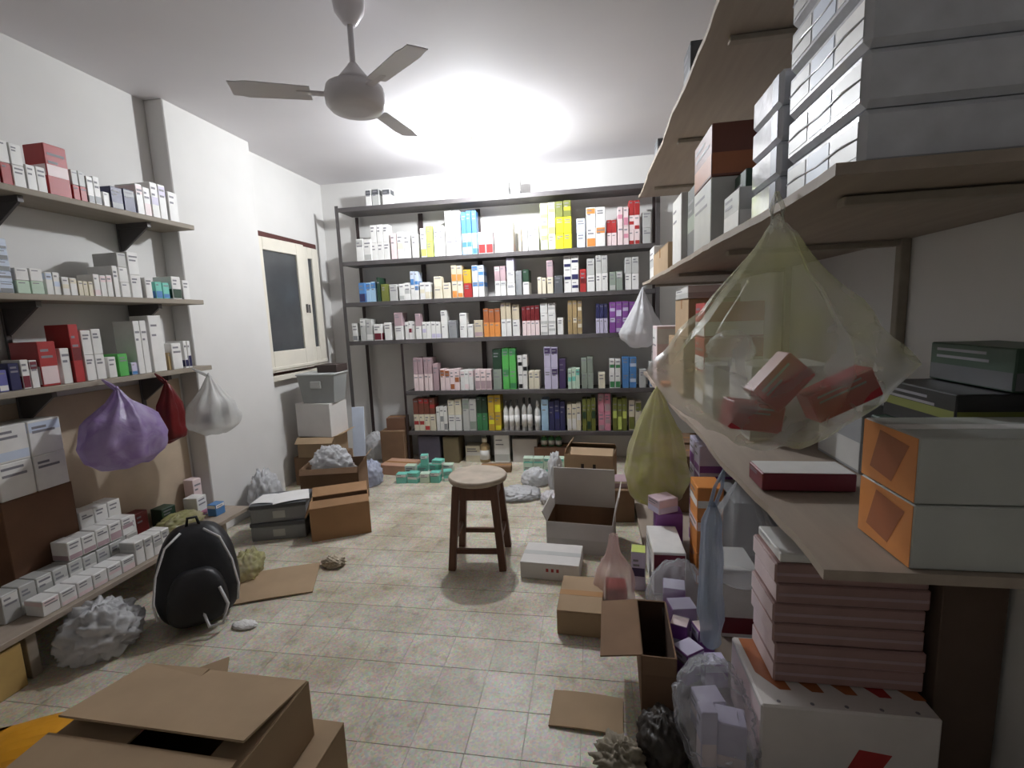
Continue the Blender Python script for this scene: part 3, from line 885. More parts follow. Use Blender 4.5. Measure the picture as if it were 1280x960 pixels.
# ------------------------------------------------------------------ floor clutter, left
t1 = tag(empty('file_box', (-2.25, 3.03, 0), R(16)), 'lower grey file box in the stack before the pillar', 'box', 'stacked grey file boxes')
def filebox(root, w, d, h):
    MB().box(-w/2, -d/2, 0, w/2, d/2, h*.78, ch=.004).build('body', cm('grey'), root)
    MB().box(-w/2-.004, -d/2-.004, h*.78+.0005, w/2+.004, d/2+.004, h, ch=.003).build('lid', cm('dark grey'), root)
    MB().box(-w*.1, -d/2-.0012, h*.2, w*.12, -d/2-.0001, h*.6).build('paper_label', cm('pale grey'), root)
filebox(t1, .37, .26, .13)
t2 = tag(empty('file_box', (-2.255, 3.04, .1305), R(20)), 'upper grey file box under the white papers before the pillar', 'box', 'stacked grey file boxes')
filebox(t2, .37, .26, .13)
sheet((-2.19, 3.05, .262), .24, .22, R(34), 'white sheet of paper lying on the grey file boxes', M_PAPER, name='paper_sheet', cat='paper', th=.003)
sheet((-2.34, 3.0, .2615), .17, .18, R(10), 'second white sheet on the grey file boxes, nearer the wall', M_PAPER, name='paper_sheet', cat='paper', th=.0005)
crumple('plastic_wrap', (-2.6, 3.3, 0), (.2, .26, .33), 44, F_WHITE2, 'pale pinkish crumpled plastic heap against the pillar', 'plastic wrap', rough=.2)
sheet((-1.86, 2.36, .002), .46, .34, R(24), 'flat piece of cardboard on the floor beside the backpack', M_CARD)
crumple('paper_scrap', (-1.62, 2.6, 0), (.13, .1, .05), 51, mat('kraft_paper', (190, 176, 154), .7, .1), 'small crumpled brown paper scrap on floor near cardboard box', 'paper', rough=.3)
crumple('paper_scrap', (-1.76, 1.98, 0), (.12, .07, .02), 52, M_PAPER, 'small white paper scrap on the floor in front of backpack', 'paper')
open_carton((-1.83, 3.09, 0), (.40, .26, .235), R(28), {'front': (-55, .5), 'left': (150, .5), 'back': (60, .7)}, 'cardboard box with loose flaps in front of the taller open box', M_CARDO, tape=False)
open_carton((-2.13, 3.56, 0), (.46, .32, .36), R(14), {'front': (150, .3), 'right': (40, .5)}, 'tall open cardboard box stuffed with white plastic near the window', M_CARD2)
crumple('plastic_wrap', (-2.15, 3.56, .25), (.32, .22, .22), 61, F_WHITE2, 'white plastic wrap bulging out of the tall open box', 'plastic wrap', rough=.24, freq=2.6)

# pile below the window, against the rack's left post
PYY = 4.15
def pz(py, px=405): return at(px, py, y=PYY-.16).z
z1 = pz(572); z2 = pz(547); z3 = pz(505); z4 = pz(470)
closed_carton((-2.58, PYY, 0), (.42, .34, z1), 0, 'lowest cardboard box of the pile under the window', M_CARD2, group=None)
open_carton((-2.57, PYY-.01, z1+.002), (.36, .3, z2-z1-.004), R(6), {'front': (130, .5), 'right': (70, .6)}, 'flat open cardboard box beneath the white carton in the window pile', M_CARD)
closed_carton((-2.56, PYY, z2), (.36, .28, z3-z2-.002), R(-4), 'white carton in the pile under the window', mat('white_board', (216, 212, 208), .6, .05), name='white_box', tapem=cm('grey'))
tt = tag(empty('plastic_tote', (-2.52, PYY, z3), R(3)), 'grey plastic tote on top of the pile under the window', 'tote')
m = MB(); hh = z4-z3
m.hexa([(-.15, -.11, 0), (.15, -.11, 0), (.15, .11, 0), (-.15, .11, 0)], [(-.18, -.135, hh), (.18, -.135, hh), (.18, .135, hh), (-.18, .135, hh)]); m.build('tub', mat('tote_grey', (150, 152, 150), .45, .05), tt)
MB().box(-.19, -.145, hh+.0005, .19, .145, hh+.018, ch=.006).build('rim', mat('tote_rim', (176, 178, 176), .4, .05), tt)
MB().box(-.05, -.15, hh*.55, .05, -.128, hh*.8, ch=.004).build('grip', mat('tote_rim', (176, 178, 176)), tt)
closed_carton((-2.44, PYY+.05, z4+.0195), (.2, .2, .07), 0, 'small dark box lying on the grey tote', mat('dark_board', (60, 48, 44), .7), tapem='none', name='dark_box')
o = MB().box(-.06, -.012, 0, .06, .012, .66, ch=.003).build('white_plank', cm('pale blue'), None, (-2.36, 4.42, 0), 0, (R(-6), R(2), 0))
tag(o, 'pale upright plank leaning beside the left post of back rack', 'plank')
o.rotation_euler = (R(-8), 0, R(12))
crumple('plastic_bag', (-2.06, 4.05, 0), (.2, .22, .2), 71, film('bag_bluish', (206, 212, 232), .8), 'bluish white plastic bag on the floor below the rack post', 'bag', rough=.2)
crumple('plastic_bag', (-2.38, 4.86, 0), (.3, .2, .26), 72, F_WHITE2, 'white plastic bag on the floor between the rack posts at left', 'bag')
closed_carton((-2.10, 4.78, 0), (.26, .24, .36), 0, 'tall brown cardboard box at the left foot of back rack', M_CARD2)
closed_carton((-2.08, 4.80, .361), (.2, .18, .13), R(8), 'small brown box on the tall brown box by the rack', mat('brown_board', (112, 80, 60), .8))
closed_carton((-1.92, 4.42, 0), (.34, .24, .1), R(-8), 'low salmon-brown carton on floor left of the teal cartons', mat('board_salmon', (186, 146, 122), .8))

# teal cartons
i = 0
for (x, y, z, rz_, s) in ((-1.78, 4.12, 0, 5, (.1, .08, .09)), (-1.67, 4.13, 0, -4, (.1, .08, .1)), (-1.56, 4.14, 0, 8, (.09, .08, .09)), (-1.46, 4.15, 0, 2, (.09, .08, .1)), (-1.36, 4.2, 0, 20, (.08, .08, .1)),
                          (-1.74, 4.25, 0, 0, (.1, .08, .13)), (-1.62, 4.26, 0, 5, (.1, .08, .13)), (-1.5, 4.27, 0, -5, (.1, .08, .14)), (-1.39, 4.33, 0, 5, (.1, .08, .12)), (-1.60, 4.255, .1315, 12, (.07, .07, .1)), (-1.47, 4.27, .1415, -9, (.1, .08, .04))):
    i += 1
    lab = 'teal and white carton, %s of the teal heap on floor before rack' % ordw(i) if i < 10 else ['pale teal carton standing on top of the teal heap', 'flat teal carton lying on top of the teal heap'][i-10]
    carton((x, y, z+.0005), s, R(rz_), 'teal' if i % 3 else 'pale green', 'white', lab, 'teal cartons on the floor')
# under the rack
closed_carton((-1.72, 4.85, 0), (.24, .24, .29), 0, 'dark printed box under the lowest rack shelf, beside the tall brown box', mat('dark_print_board', (82, 78, 90), .6), tapem='none')
closed_carton((-1.48, 4.85, 0), (.17, .24, .28), 0, 'olive brown box under the lowest rack shelf, second from left', mat('olive_board', (110, 98, 72), .7))
carton((-1.26, 4.86, 0.0005), (.16, .14, .17), 0, 'cream', 'white', 'cream carton under the lowest rack shelf behind the stool', None)
bottle((-1.13, 4.8, .0005), .055, .26, 'tan', 'cream', 'tan jar with cream cap under the lowest rack shelf behind the stool', None)
carton((-.94, 4.82, .0005), (.16, .12, .30), 0, 'white', 'pale grey', 'tall white carton under the lowest rack shelf behind stool seat', None)
closed_carton((-.70, 4.88, 0), (.26, .2, .25), 0, 'grey brown box under the lowest rack shelf, right of white carton', M_CARDG, tapem='none')
for k in range(3):
    bottle((-.50+k*.075, 4.82, .1695), .034, .125, 'green', 'olive', 'green bottle on the low dark box under rack, %s from left' % ORD[k], 'green bottles under the rack')
closed_carton((-.43, 4.85, 0), (.34, .2, .169), 0, 'low dark box carrying the green bottles under the rack', mat('brown_board', (112, 80, 60)))
i = 0
for x in (-.62, -.52, -.42, -.32):
    for z in (0, .08):
        i += 1
        carton((x, 4.45, z+.0005), (.095, .09, .078), R(random.uniform(-4, 4)), 'pale green', 'teal', 'pale green carton, %s row, %s from left, before rack right of stool' % (['lower', 'upper'][z > 0], ordw((i+1)//2)), 'pale green cartons on the floor')
closed_carton((-.12, 4.52, 0), (.3, .22, .2), 0, 'salmon cardboard box on the floor before rack, right of the pale green cartons', mat('board_salmon', (186, 146, 122)))
crumple('plastic_bag', (-.52, 4.14, 0), (.24, .2, .13), 81, F_WHITE2, 'clear white plastic bag on the floor before pale green cartons', 'bag')
crumple('plastic_bag', (-.62, 3.84, 0), (.32, .28, .06), 82, F_WHITE2, 'flattened white plastic bag on the floor just right of stool', 'bag', rough=.25)
crumple('plastic_bag', (-.34, 3.72, 0), (.16, .18, .08), 83, mat('milky_plastic', (206, 202, 204), .4), 'small white plastic bundle with dark marks beside the flattened bag', 'bag', rough=.25)
closed_carton((-.95, 4.5, 0), (.3, .14, .06), R(6), 'low brown tray on floor directly behind the stool', M_CARD2)

# ------------------------------------------------------------------ right shelves
SZ = {'A': 2.55, 'B': 1.76, 'C': .97, 'E': .05}
SF = {'A': .445, 'B': .455, 'C': .46, 'E': .305}
TXT = {'A': 'topmost wooden shelf at the right, just under the ceiling', 'B': 'upper wooden shelf at the right carrying shrink-wrapped packs', 'C': 'wooden shelf at the right at waist height with grey cartons',
       'E': 'broad wooden base board at the right just above the floor'}
for k in 'ABCE':
    z = SZ[k]; xf = SF[k]; y0, y1 = {'A': .9, 'B': 1.02, 'C': .995, 'E': .9}[k], {'A': 4.66, 'B': 4.42, 'C': 4.45, 'E': 4.45}[k]
    s = tag(empty('wooden_shelf', ((xf+XR)/2, (y0+y1)/2, z-.022)), TXT[k], 'shelf', 'right wooden shelves')
    L = s.location
    rr = random.Random(ord(k)); n = 40
    m = MB()
    if k == 'E':
        m.box(xf-L.x, y0-L.y, -.022, XR-.002-L.x, y1-L.y, .022, ch=.003)
    else:
        # warped front edge: a strip of short board segments along y
        off = [.006*math.sin(i*.55)+.004*rr.uniform(-1, 1) for i in range(n+1)]
        sag = [-.006*math.sin(math.pi*((i/n*3) % 1)) for i in range(n+1)]
        for i in range(n):
            ya = y0+(y1-y0)*i/n-L.y; yb = y0+(y1-y0)*(i+1)/n-L.y
            m.hexa([(xf+off[i]-L.x, ya, sag[i]), (XR-.003-L.x, ya, 0), (XR-.003-L.x, yb, 0), (xf+off[i+1]-L.x, yb, sag[i+1])],
                   [(xf+off[i]-L.x, ya, .022+sag[i]), (XR-.003-L.x, ya, .022), (XR-.003-L.x, yb, .022), (xf+off[i+1]-L.x, yb, .022+sag[i+1])])
    m.build('board', M_BOARD, s)
    if k != 'E':
        for y in (1.2, 2.1, 3.2, 4.3):
            MB().box(xf+.09-L.x, y-.018-L.y, -.026, XR-.045-L.x, y+.018-L.y, -.0065, ch=.002).build('batten', M_BOARDL, s)
for k, y in enumerate((1.2, 2.1, 3.2, 4.3)):
    o = MB().box(-.018, -.018, 0, .018, .018, ZC-.074, ch=.003).build('wall_upright', M_BOARDL, None, (XR-.0185, y, .0725))
    tag(o, 'slim wooden upright on the right wall behind shelves, %s from the camera' % ORD[k], 'upright', 'right wall uprights')

def rbox(x0, x1, y0, y1, z, h, cw, band, label, group=None, rz=0, lines=2, mats=None, name='medicine_carton', cat='carton'):
    return carton(((x0+x1)/2, (y0+y1)/2, z+.0008), (abs(y1-y0), x1-x0, h), R(-90+rz), cw, band, label, group, name, cat, lines, mats)

# shelf C, near the camera
for l in range(2):
    z = SZ['C']+l*.136
    b = tag(empty('large_carton', (.82, 1.105, z+.001)), '%s large grey carton with orange end on the waist-high right shelf' % ['lower', 'upper'][l], 'carton', 'large grey cartons with orange ends')
    MB().box(-.2, -.095, 0, .2, .095, .133, ch=.003).build('body', mat('carton_grey_face', (184, 186, 180), .5, .08), b)
    MB().box(-.2012, -.093, .002, -.2002, .093, .131).build('printed_end', cm('orange'), b)
    m = MB(); m.poly([(-.2018, .06, .03), (-.2018, -.02, .02), (-.2018, -.07, .11), (-.2018, .03, .12)]); m.build('red_print', cm('dark orange'), b)
    MB().box(-.198, -.02, .133, .198, .02, .1338).build('tape', cm('white'), b)
o = rbox(.485, .735, 1.44, 1.56, SZ['C'], .052, 'maroon', None, 'flat maroon carton with white top on the front of waist-high shelf')
m = MB(); m.box(-.058, -.12, 0, .058, .12, .0015); m.build('white_top', cm('white'), o, (0, 0, .0525))
zz = SZ['C']+.001
for l, (cw, h, x0, x1, nm) in enumerate((('navy', .10, .80, 1.08, 'navy carton with white stripe at the bottom of the dark stack'), ('dark green', .11, .79, 1.07, 'dark green carton second from bottom in the dark stack'),
                                        ('black', .10, .82, 1.09, 'black carton third from bottom in the dark stack'), ('dark green', .10, .93, 1.09, 'topmost small dark green carton of the dark stack'))):
    rbox(x0, x1, 1.225, 1.5, zz, h, cw, 'white' if l == 0 else 'olive' if l == 2 else 'dark grey', nm+' behind grey cartons', 'dark cartons at the right edge')
    zz += h+.002
rbox(.82, 1.0, 1.6, 1.88, SZ['C'], .22, 'grey', 'pale grey', 'grey carton on the waist-high shelf behind the maroon carton')
rbox(.62, .93, 2.0, 2.3, SZ['C'], .3, 'pale grey', 'grey', 'tall pale grey carton on the waist-high shelf behind hanging bag')
rbox(.58, .93, 2.42, 2.62, SZ['C'], .26, 'grey', 'white', 'grey carton right of the red cartons on the waist-high shelf')
for l in range(3):
    rbox(.60, .9, 2.72, 2.95, SZ['C']+l*.19, .187, 'red' if l else 'beige', 'white', ['beige carton under the red cartons on waist-high shelf', 'lower red carton of the stack on waist-high shelf', 'upper red carton of the stack on waist-high shelf'][l])
closed_carton((.72, 3.32, SZ['C']+.001), (.34, .56, .36), 0, 'lower brown cardboard box on the far half of waist-high shelf', M_CARD)
closed_carton((.74, 3.34, SZ['C']+.362), (.3, .46, .24), 0, 'upper brown cardboard box under the white flat carton', M_CARD)
rbox(.58, .88, 3.08, 3.5, SZ['C']+.604, .075, 'white', 'pale grey', 'long flat white carton on the brown boxes under upper shelf')
rbox(.49, .72, 3.78, 4.02, SZ['C'], .42, 'pale pink', 'white', 'tall pale pink carton near the far end of waist-high shelf')
rbox(.52, .8, 4.1, 4.36, SZ['C'], .3, 'pale grey', 'mauve', 'pale grey carton at the far end of the waist-high shelf')
rbox(.49, .55, 3.48, 3.6, SZ['C'], .03, 'orange', None, 'tiny orange packet lying at the edge of waist-high shelf')
crumple('plastic_bag', (.60, 2.78-.55, SZ['C']+.303), (.18, .22, .12), 91, F_CLEAR, 'clear plastic bag lying on the tall pale grey carton', 'bag')

# shelf B
for l in range(5):
    z = SZ['B']+.001+l*.106
    b = tag(empty('shrink_wrapped_pack', (.735, 1.24, z)), 'shrink-wrapped white carton pack, %s from bottom of the near stack' % ORD[l], 'pack', 'shrink-wrapped packs on the upper shelf')
    superell_ = MB().box(-.225, -.18, 0, .225, .18, .104, ch=.012); superell_.build('wrapped_block', M_SHRINK, b)
    for k in range(3):
        MB().box(-.2262, -.17+k*.115, .02, -.2252, -.065+k*.115, .084).build('carton_end', cm(['white', 'pale blue', 'pale grey'][k]), b)
    MB().tube([(-.2255, -.17, .052), (-.228, -.1, .056), (-.2255, 0, .05), (-.228, .1, .055), (-.2255, .17, .052)], .0025, 5).build('film_crease', M_SHRINK, b)
for l in range(4):
    b = tag(empty('shrink_wrapped_pack', (.72, 1.56, SZ['B']+.001+l*.09)), 'blue and white shrink-wrapped pack, %s from bottom of the farther stack' % ORD[l], 'pack', 'blue shrink-wrapped packs on the upper shelf')
    MB().box(-.22, -.11, 0, .22, .11, .088, ch=.01).build('wrapped_block', M_SHRINK, b)
    MB().box(-.2212, -.1, .01, -.2202, -.055, .078).build('printed_band', cm('navy'), b)
rbox(.48, .8, 1.72, 1.9, SZ['B'], .13, 'pale grey', 'white', 'low pale grey carton beside the blue packs on upper shelf')
rbox(.56, .85, 1.93, 2.07, SZ['B'], .24, 'dark green', 'grey', 'dark green carton right of the tall red-topped carton')
o = rbox(.48, .75, 2.1, 2.42, SZ['B'], .26, 'pale grey', None, 'lower pale grey carton beneath the brick-red carton on upper shelf')
rbox(.48, .75, 2.1, 2.42, SZ['B']+.262, .2, 'red-brown', 'dark orange', 'brick-red carton on top of a grey carton on the upper shelf')
rbox(.50, .78, 2.5, 2.68, SZ['B'], .34, 'dark grey', 'grey-green', 'dark grey carton left of the brick-red carton on upper shelf')
rbox(.48, .8, 2.75, 3.02, SZ['B'], .36, 'white', None, 'tall plain white carton on the upper shelf')
closed_carton((.63, 3.55, SZ['B']+.001), (.3, .7, .17), 0, 'long low brown box on the upper shelf towards far end', M_CARD)
rbox(.5, .72, 4.05, 4.3, SZ['B'], .26, 'white', 'pale grey', 'white carton at the far end of the upper shelf')
# shelf A
rbox(.48, .7, 2.55, 2.72, SZ['A'], .2, 'dark grey', 'grey', 'dark grey carton at the edge of topmost right shelf')
rbox(.48, .66, 3.7, 3.85, SZ['A'], .16, 'grey', 'dark grey', 'grey carton farther back at the edge of topmost right shelf')
rbox(.52, .8, 1.4, 1.8, SZ['A'], .25, 'pale grey', 'grey', 'pale grey carton on the near part of topmost right shelf')

# base board E: far to near

ez = SZ["E"]+.0005
for c, y in enumerate((4.0, 3.62)):
    closed_carton((.68, y, ez), (.36, .32, .42), 0, '%s brown box on the right base board behind the yellow bag' % ['farther', 'nearer'][c], M_CARD2)
i = 0
for y in (2.86, 3.0):
    for l in range(4):
        i += 1
        rbox(.60, .79, y-.065, y+.065, ez+l*.17, .168, 'lilac', 'purple', 'lilac carton, level %s of the %s lilac column under waist-high shelf' % (['one', 'two', 'three', 'four'][l], ['nearer', 'farther'][y > 2.9]), 'lilac cartons under the shelf')
for l in range(3):
    rbox(.53, .66, 2.50, 2.68, ez+l*.18, .178, 'orange', 'white' if l != 1 else 'pale pink', 'orange and white carton, %s of the orange stack under the shelf' % ['lowest', 'middle', 'highest'][l], 'orange cartons under the shelf')
rbox(.68, .94, 2.4, 2.75, ez, .5, 'grey', 'dark grey', 'large grey carton behind the orange stack')
rbox(.35, .50, 2.72, 2.835, ez, .3, 'purple', 'lilac', 'purple carton supporting the foil pack at the base board')
b = rbox(.33, .46, 2.71, 2.82, ez+.302, .085, 'pale pink', 'lilac', 'shiny foil-wrapped pink pack on the purple carton', rz=28, mats=[mat('foil_pink', (222, 196, 206), .12, .1, 12, .2, coat=.7), cm('lilac'), M_INK])
o = rbox(.295, .455, 2.38, 2.70, ez, .235, 'white', None, 'white carton with maroon front standing on the base board edge')
m = MB(); m.box(.1602, -.076, .012, .1612, .076, .222); m.build('maroon_front', cm('maroon'), o)
rbox(.55, .70, 2.08, 2.3, ez, .32, 'white', 'maroon', 'white and maroon carton in front of the orange stack')
hanging_bag((.60, 2.02, .80), [(0, .015, .015), (.08, .06, .05), (.2, .13, .12), (.34, .15, .13), (.42, .12, .1), (.45, .03, .03)], 23, F_CLEAR, 'clear plastic bag hanging below waist-high shelf before the white and maroon carton', hook=(0, 0, .13))
# purple cartons at the board's edge
PU = [(.37, 2.22, 0, -8, (.09, .1, .16)), (.38, 2.08, 0, 10, (.09, .11, .15)), (.35, 1.95, 0, -20, (.07, .07, .15)), (.44, 1.93, 0, 14, (.07, .07, .15)), (.36, 1.82, 0, 35, (.08, .09, .13)), (.45, 1.80, 0, 8, (.07, .09, .1))]
for i, (x, y, z, a, s) in enumerate(PU):
    o = carton((x, y, ez), s, R(-90+a), 'purple', 'lilac', 'purple carton, %s from far end of the row on the base board edge' % ordw(i+1), 'purple cartons on the base board')
    MB().box(-s[0]/2+.002, -s[1]/2+.002, 0, s[0]/2-.002, s[1]/2-.002, .0012).build('end_flap', cm('pale pink' if i in (2, 3) else 'lilac'), o, (0, 0, s[2]+.0006))
crumple('plastic_film', (.39, 2.14, ez), (.3, .36, .27), 101, F_CLEAR, 'clear plastic film draped over the far purple cartons', 'plastic film', rough=.1)
for i, (x, y, a, s) in enumerate(((.38, 1.58, 12, (.08, .09, .13)), (.42, 1.46, -10, (.08, .09, .16)), (.345, 1.44, 5, (.05, .05, .2)))):
    carton((x, y, ez), s, R(-90+a), 'lilac', 'pale pink', 'lilac carton, %s inside the clear bag at the near base board' % ORD[i], 'lilac cartons in the clear bag')
crumple('plastic_bag', (.38, 1.5, ez), (.24, .36, .26), 103, F_CLEAR, 'clear plastic bag of lilac cartons near the camera on base board', 'bag', rough=.12)
closed_carton((1.1, 1.7, ez), (.17, .4, .78), 0, 'tall dark brown box added against the wall right of pink stack', mat('dark_brown_board', (96, 78, 66), .8))  # added box, its dark colour brings down the light wall beside the stack
# white and red pack with the pink stack on it
b = tag(empty('printed_case', (.74, 1.57, ez)), 'white case with red and orange print under the pink stack', 'case')
MB().box(-.245, -.16, 0, .245, .16, .25, ch=.006).build('body', mat('case_white', (222, 216, 212), .35, .06), b)
for k in range(5):
    x = -.22+k*.095
    m = MB(); m.poly([(x, -.02, .2508), (x+.05, -.09, .2508), (x+.085, -.09, .2508), (x+.045, .15, .2508), (x-.005, .15, .2508)]); m.build('red_print', cm('red' if k in (3,) else 'dark orange'), b)
    m = MB().lathe([(.006, .2505), (.006, .251)], 10, c=(x+.03, -.14, 0)); m.build('dark_dot', M_INK, b)
m = MB(); m.poly([(-.2456, .15, .02), (-.2456, -.15, .02), (-.2456, -.15, .23), (-.2456, .15, .23)]); m.build('pink_end', cm('pale pink'), b)
m = MB(); m.poly([(0, -.1606, .06), (.09, -.1606, .06), (.12, -.1606, .12), (.03, -.1606, .13)]); m.build('red_emblem', cm('red'), b)
for l in range(6):
    z = ez+.2518+l*.068
    b = tag(empty('pink_pack', (.775+random.uniform(-.006, .006), 1.615+random.uniform(-.004, .004), z)), 'pink and white flat pack, %s from bottom of the stack on printed case' % ORD[l], 'pack', 'pink flat packs')
    MB().box(-.215, -.105, 0, .215, .105, .066, ch=.005).build('body', mat('pack_dusty_pink', (160, 128, 124), .45, .1), b)
    MB().box(-.2162, -.1, .006, -.2152, .1, .06).build('pale_end', cm('pale pink'), b)
    MB().box(-.21, -.1062, .026, .21, -.1052, .036).build('stripe', cm('mauve'), b)
carton((.66, 1.615, ez+.2518+6*.068+.0005), (.2, .18, .03), R(-90), 'white', None, 'thin white carton lying on top of the pink stack')
hanging_bag((.42, 1.74, .8), [(0, .012, .012), (.06, .03, .04), (.2, .034, .06), (.42, .04, .075), (.52, .036, .06), (.55, .01, .02)], 29, film('bag_bluegrey', (160, 172, 190), .62), 'blue-grey plastic bag hanging left of the pink stack', hook=(.04, 0, .14), folds=6)

# ------------------------------------------------------------------ bags hanging from the right shelves
hanging_bag((.435, 1.25, 1.695), [(0, .014, .014), (.06, .05, .035), (.16, .13, .075), (.27, .215, .11), (.34, .26, .125), (.42, .215, .12), (.49, .14, .1), (.53, .07, .05), (.54, .01, .01)], 40, F_BIG,
            'large clear bag with yellow tint and red boxes hanging from upper right shelf', hook=(-.004, 0, .07), folds=7, ears=.1)
for i, (x, z, a, s) in enumerate(((.37, 1.215, 8, (.12, .07, .065)), (.46, 1.30, -48, (.12, .06, .08)), (.575, 1.265, -25, (.15, .06, .07)))):
    o = carton((x, 1.20, z), s, 0, 'crimson', None, 'red carton inside the large clear hanging bag, %s' % ['lowest at left', 'tilted one in the middle', 'the one at right'][i], 'red cartons in the hanging bag')
    o.rotation_euler = (0, R(a), R(6))
hanging_bag((.39, 3.0, 1.03), [(0, .014, .014), (.08, .05, .05), (.22, .11, .1), (.4, .165, .14), (.54, .185, .15), (.66, .16, .14), (.73, .09, .08), (.75, .02, .02)], 50, F_YEL,
            'yellow plastic bag hanging from the waist-high right shelf', hook=(.05, 0, -.05), folds=8, ears=.08)
crumple('packing_paper', (.385, 3.0, .31), (.24, .2, .2), 111, mat('yellowed_paper', (196, 190, 116), .6, .25, 14), 'crumpled yellowish leaflets at the bottom of yellow hanging bag', 'paper', rough=.25)
hanging_bag((.43, 4.2, 1.69), [(0, .012, .012), (.08, .04, .04), (.22, .1, .09), (.36, .15, .12), (.43, .13, .1), (.48, .07, .06), (.5, .02, .02)], 60, F_WHITE2,
            'white plastic bag hanging at the far end of upper right shelf', hook=(.03, 0, .03), ears=.2, lean=(-.03, 0))

# ------------------------------------------------------------------ floor clutter, right
open_carton((-.08, 3.03, 0), (.42, .3, .2), R(-6), {'back': (-4, 1.35), 'right': (12, .95), 'left': (25, .35), 'front': (165, .5)}, 'big open carton with raised grey flap beside the stool', M_CARDG, M_CARD2, fh=.2)
b = closed_carton((-.25, 2.68, 0), (.34, .25, .1), R(-4), 'white lidded box with red marks on the floor before open carton', mat('white_board', (216, 212, 208)), name='white_box', tapem=cm('pale grey'))
for k in range(3):
    MB().box(-.02+k*.03, -.1262, .05, -.005+k*.03, -.1252, .07).build('red_mark', cm('red'), b)
closed_carton((-.07, 2.24, 0), (.21, .31, .125), R(-3), 'small brown cardboard box on floor below the pink bag', M_CARD)
b = tag(empty('plastic_bag', (.125, 2.33, 0)), 'pinkish clear plastic bag standing upright beside the small brown box', 'bag')
mm_ = bag_body([(0, .02, .02), (.05, .026, .026), (.11, .04, .04), (.17, .075, .08), (.27, .1, .11), (.35, .095, .1), (.385, .04, .04)], None, 70, folds=6)
mm_.build('bag_body', F_PINK, b, (-.03, .02, .388))
carton((.105, 2.34, .012), (.1, .1, .12), R(4), 'red', 'pale pink', 'red carton inside the pinkish clear bag')
carton((.235, 2.54, .0008), (.075, .09, .22), R(-6), 'lilac', 'dark purple', 'lilac and navy carton with lime top on floor by base board')
MB().box(-.036, -.043, 0, .036, .043, .0012).build('lime_top', cm('yellow-green'), [q for q in col.objects if q.get('label', '').startswith('lilac and navy')][0], (0, 0, .2208))
closed_carton((.14, 3.5, 0), (.28, .26, .24), R(3), 'dark brown box on floor below the yellow hanging bag', M_CARD2)
rbox(.04, .24, 3.42, 3.58, .241, .05, 'mauve', 'cream', 'small pale carton lying on the dark brown box')
open_carton((-.02, 3.98, 0), (.4, .3, .36), R(-8), {'front': (-70, .7), 'back': (-60, .6), 'left': (-20, .5)}, 'brown carton with hand slots standing near the rack at right', M_CARD, slots=True)
crumple('plastic_bag', (-.33, 4.02, 0), (.12, .2, .3), 121, F_WHITE2, 'white plastic bag squeezed left of the slotted carton', 'bag')
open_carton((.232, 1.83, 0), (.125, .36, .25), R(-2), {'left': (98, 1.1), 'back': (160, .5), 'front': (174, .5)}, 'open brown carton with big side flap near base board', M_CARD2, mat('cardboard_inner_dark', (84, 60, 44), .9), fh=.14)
sheet((-.04, 1.645, .002), .27, .17, R(-3), 'flat rectangular cardboard piece on floor at right near camera', M_CARD)
crumple('rubbish_bag', (.215, 1.49, 0), (.16, .2, .14), 131, mat('dark_rubbish_bag', (44, 36, 30), .5, .4, 12, .3), 'dark crumpled rubbish bag at the bottom right on floor', 'bag')
crumple('packing_paper', (.07, 1.42, 0), (.15, .15, .09), 132, mat('grey_paper', (150, 140, 122), .7, .2, 12), 'crumpled brown-grey packing paper at the bottom edge on floor', 'paper', rough=.28)

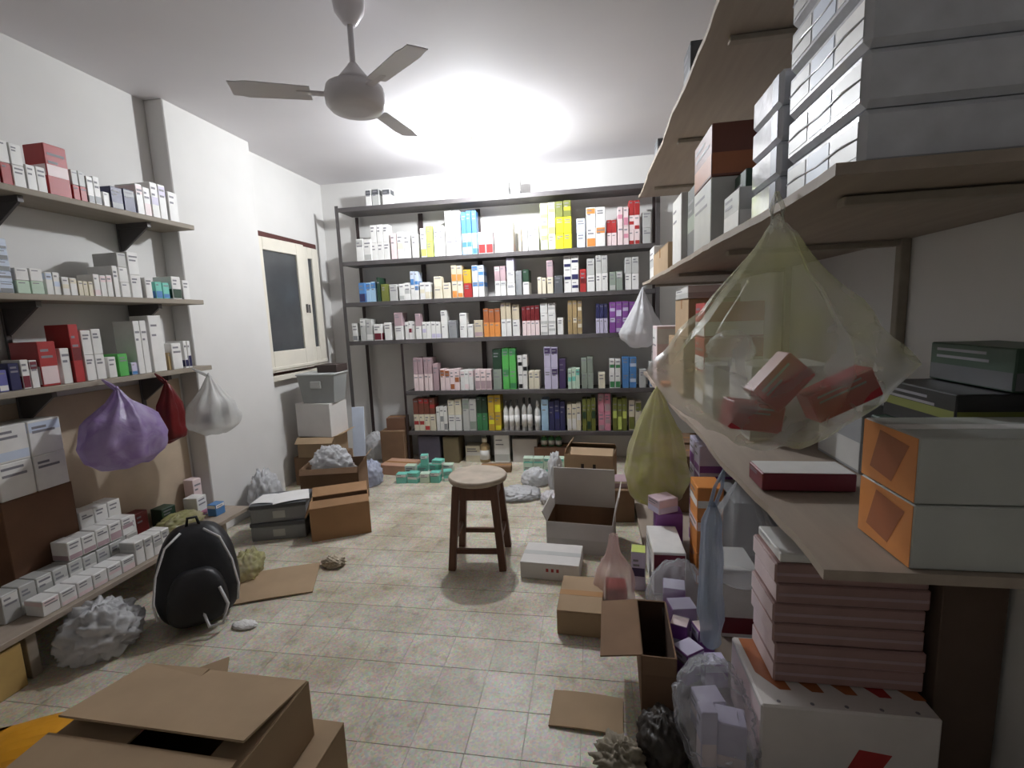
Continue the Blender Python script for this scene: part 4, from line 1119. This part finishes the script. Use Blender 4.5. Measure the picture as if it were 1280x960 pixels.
# ------------------------------------------------------------------ foreground cartons, bottom left
b = closed_carton((-1.15, .98, 0), (.64, .64, .2), R(-1), 'lower cardboard box of the two in the bottom left foreground', M_CARD)
open_carton((-1.2, .95, .202), (.6, .58, .19), R(-1), {'front': (-86, 1.04), 'back': (-80, 1.0), 'left': (-88.5, .9), 'right': (-88.5, .35)}, 'upper cardboard box with open flaps in the bottom left foreground', M_CARD, fh=.27)
sheet((-1.6, 1.42, .07), .34, .26, R(30), 'cardboard sheet slanting behind the foreground boxes', M_CARD, rot=(R(14), R(-10), R(30)))
o = tag(empty('padded_envelope', (-2.03, 1.27, .001), R(28)), 'orange padded envelope on the floor in the bottom left corner', 'envelope')
m = MB(); n = 8
for i in range(n):
    for j in range(n):
        def P(a, b_): return ((a/n-.5)*.42, (b_/n-.5)*.26, .012+.05*math.sin(math.pi*a/n)**.6*math.sin(math.pi*b_/n)**.6)
        m.poly([P(i, j), P(i+1, j), P(i+1, j+1), P(i, j+1)], 0, True)
m.box(-.21, -.13, 0, .21, .13, .012)
m.build('envelope_body', M_ENVELOPE, o)
MB().box(-.205, -.133, .004, .205, -.1302, .02).build('red_edge', cm('red'), o)

# ------------------------------------------------------------------ shelf cartons: the largest in view as objects, the rest as one mass
n_now = sum(1 for q in col.objects if q.name.startswith('medicine_carton'))
DEFER.sort(key=lambda q: -q[0])
keep = max(0, 322-n_now)
for (_, loc, size, rz, cword, band, label, group) in DEFER[:keep]:
    carton(loc, size, rz, cword, band, label, group)
rest = MB(); slots = []
def slot(mt):
    if mt not in slots: slots.append(mt)
    return slots.index(mt)
for (_, loc, size, rz, cword, band, label, group) in DEFER[keep:]:
    q = carton_mb(*size, band, 1)
    M = Matrix.Translation(loc) @ Matrix.Rotation(rz, 4, 'Z')
    i0 = len(rest.v)
    mi = [slot(cm(cword)), slot(cm(band or 'grey')), slot(M_INK)]
    rest.v += [tuple(M @ Vector(v)) for v in q.v]
    rest.f += [tuple(i0+k for k in f) for f in q.f]; rest.m += [mi[k] for k in q.m]; rest.sm += q.sm
if rest.v:
    tag(rest.build('small_cartons', slots), 'many slim medicine cartons filling the gaps on the shelves', 'cartons', None, 'stuff')
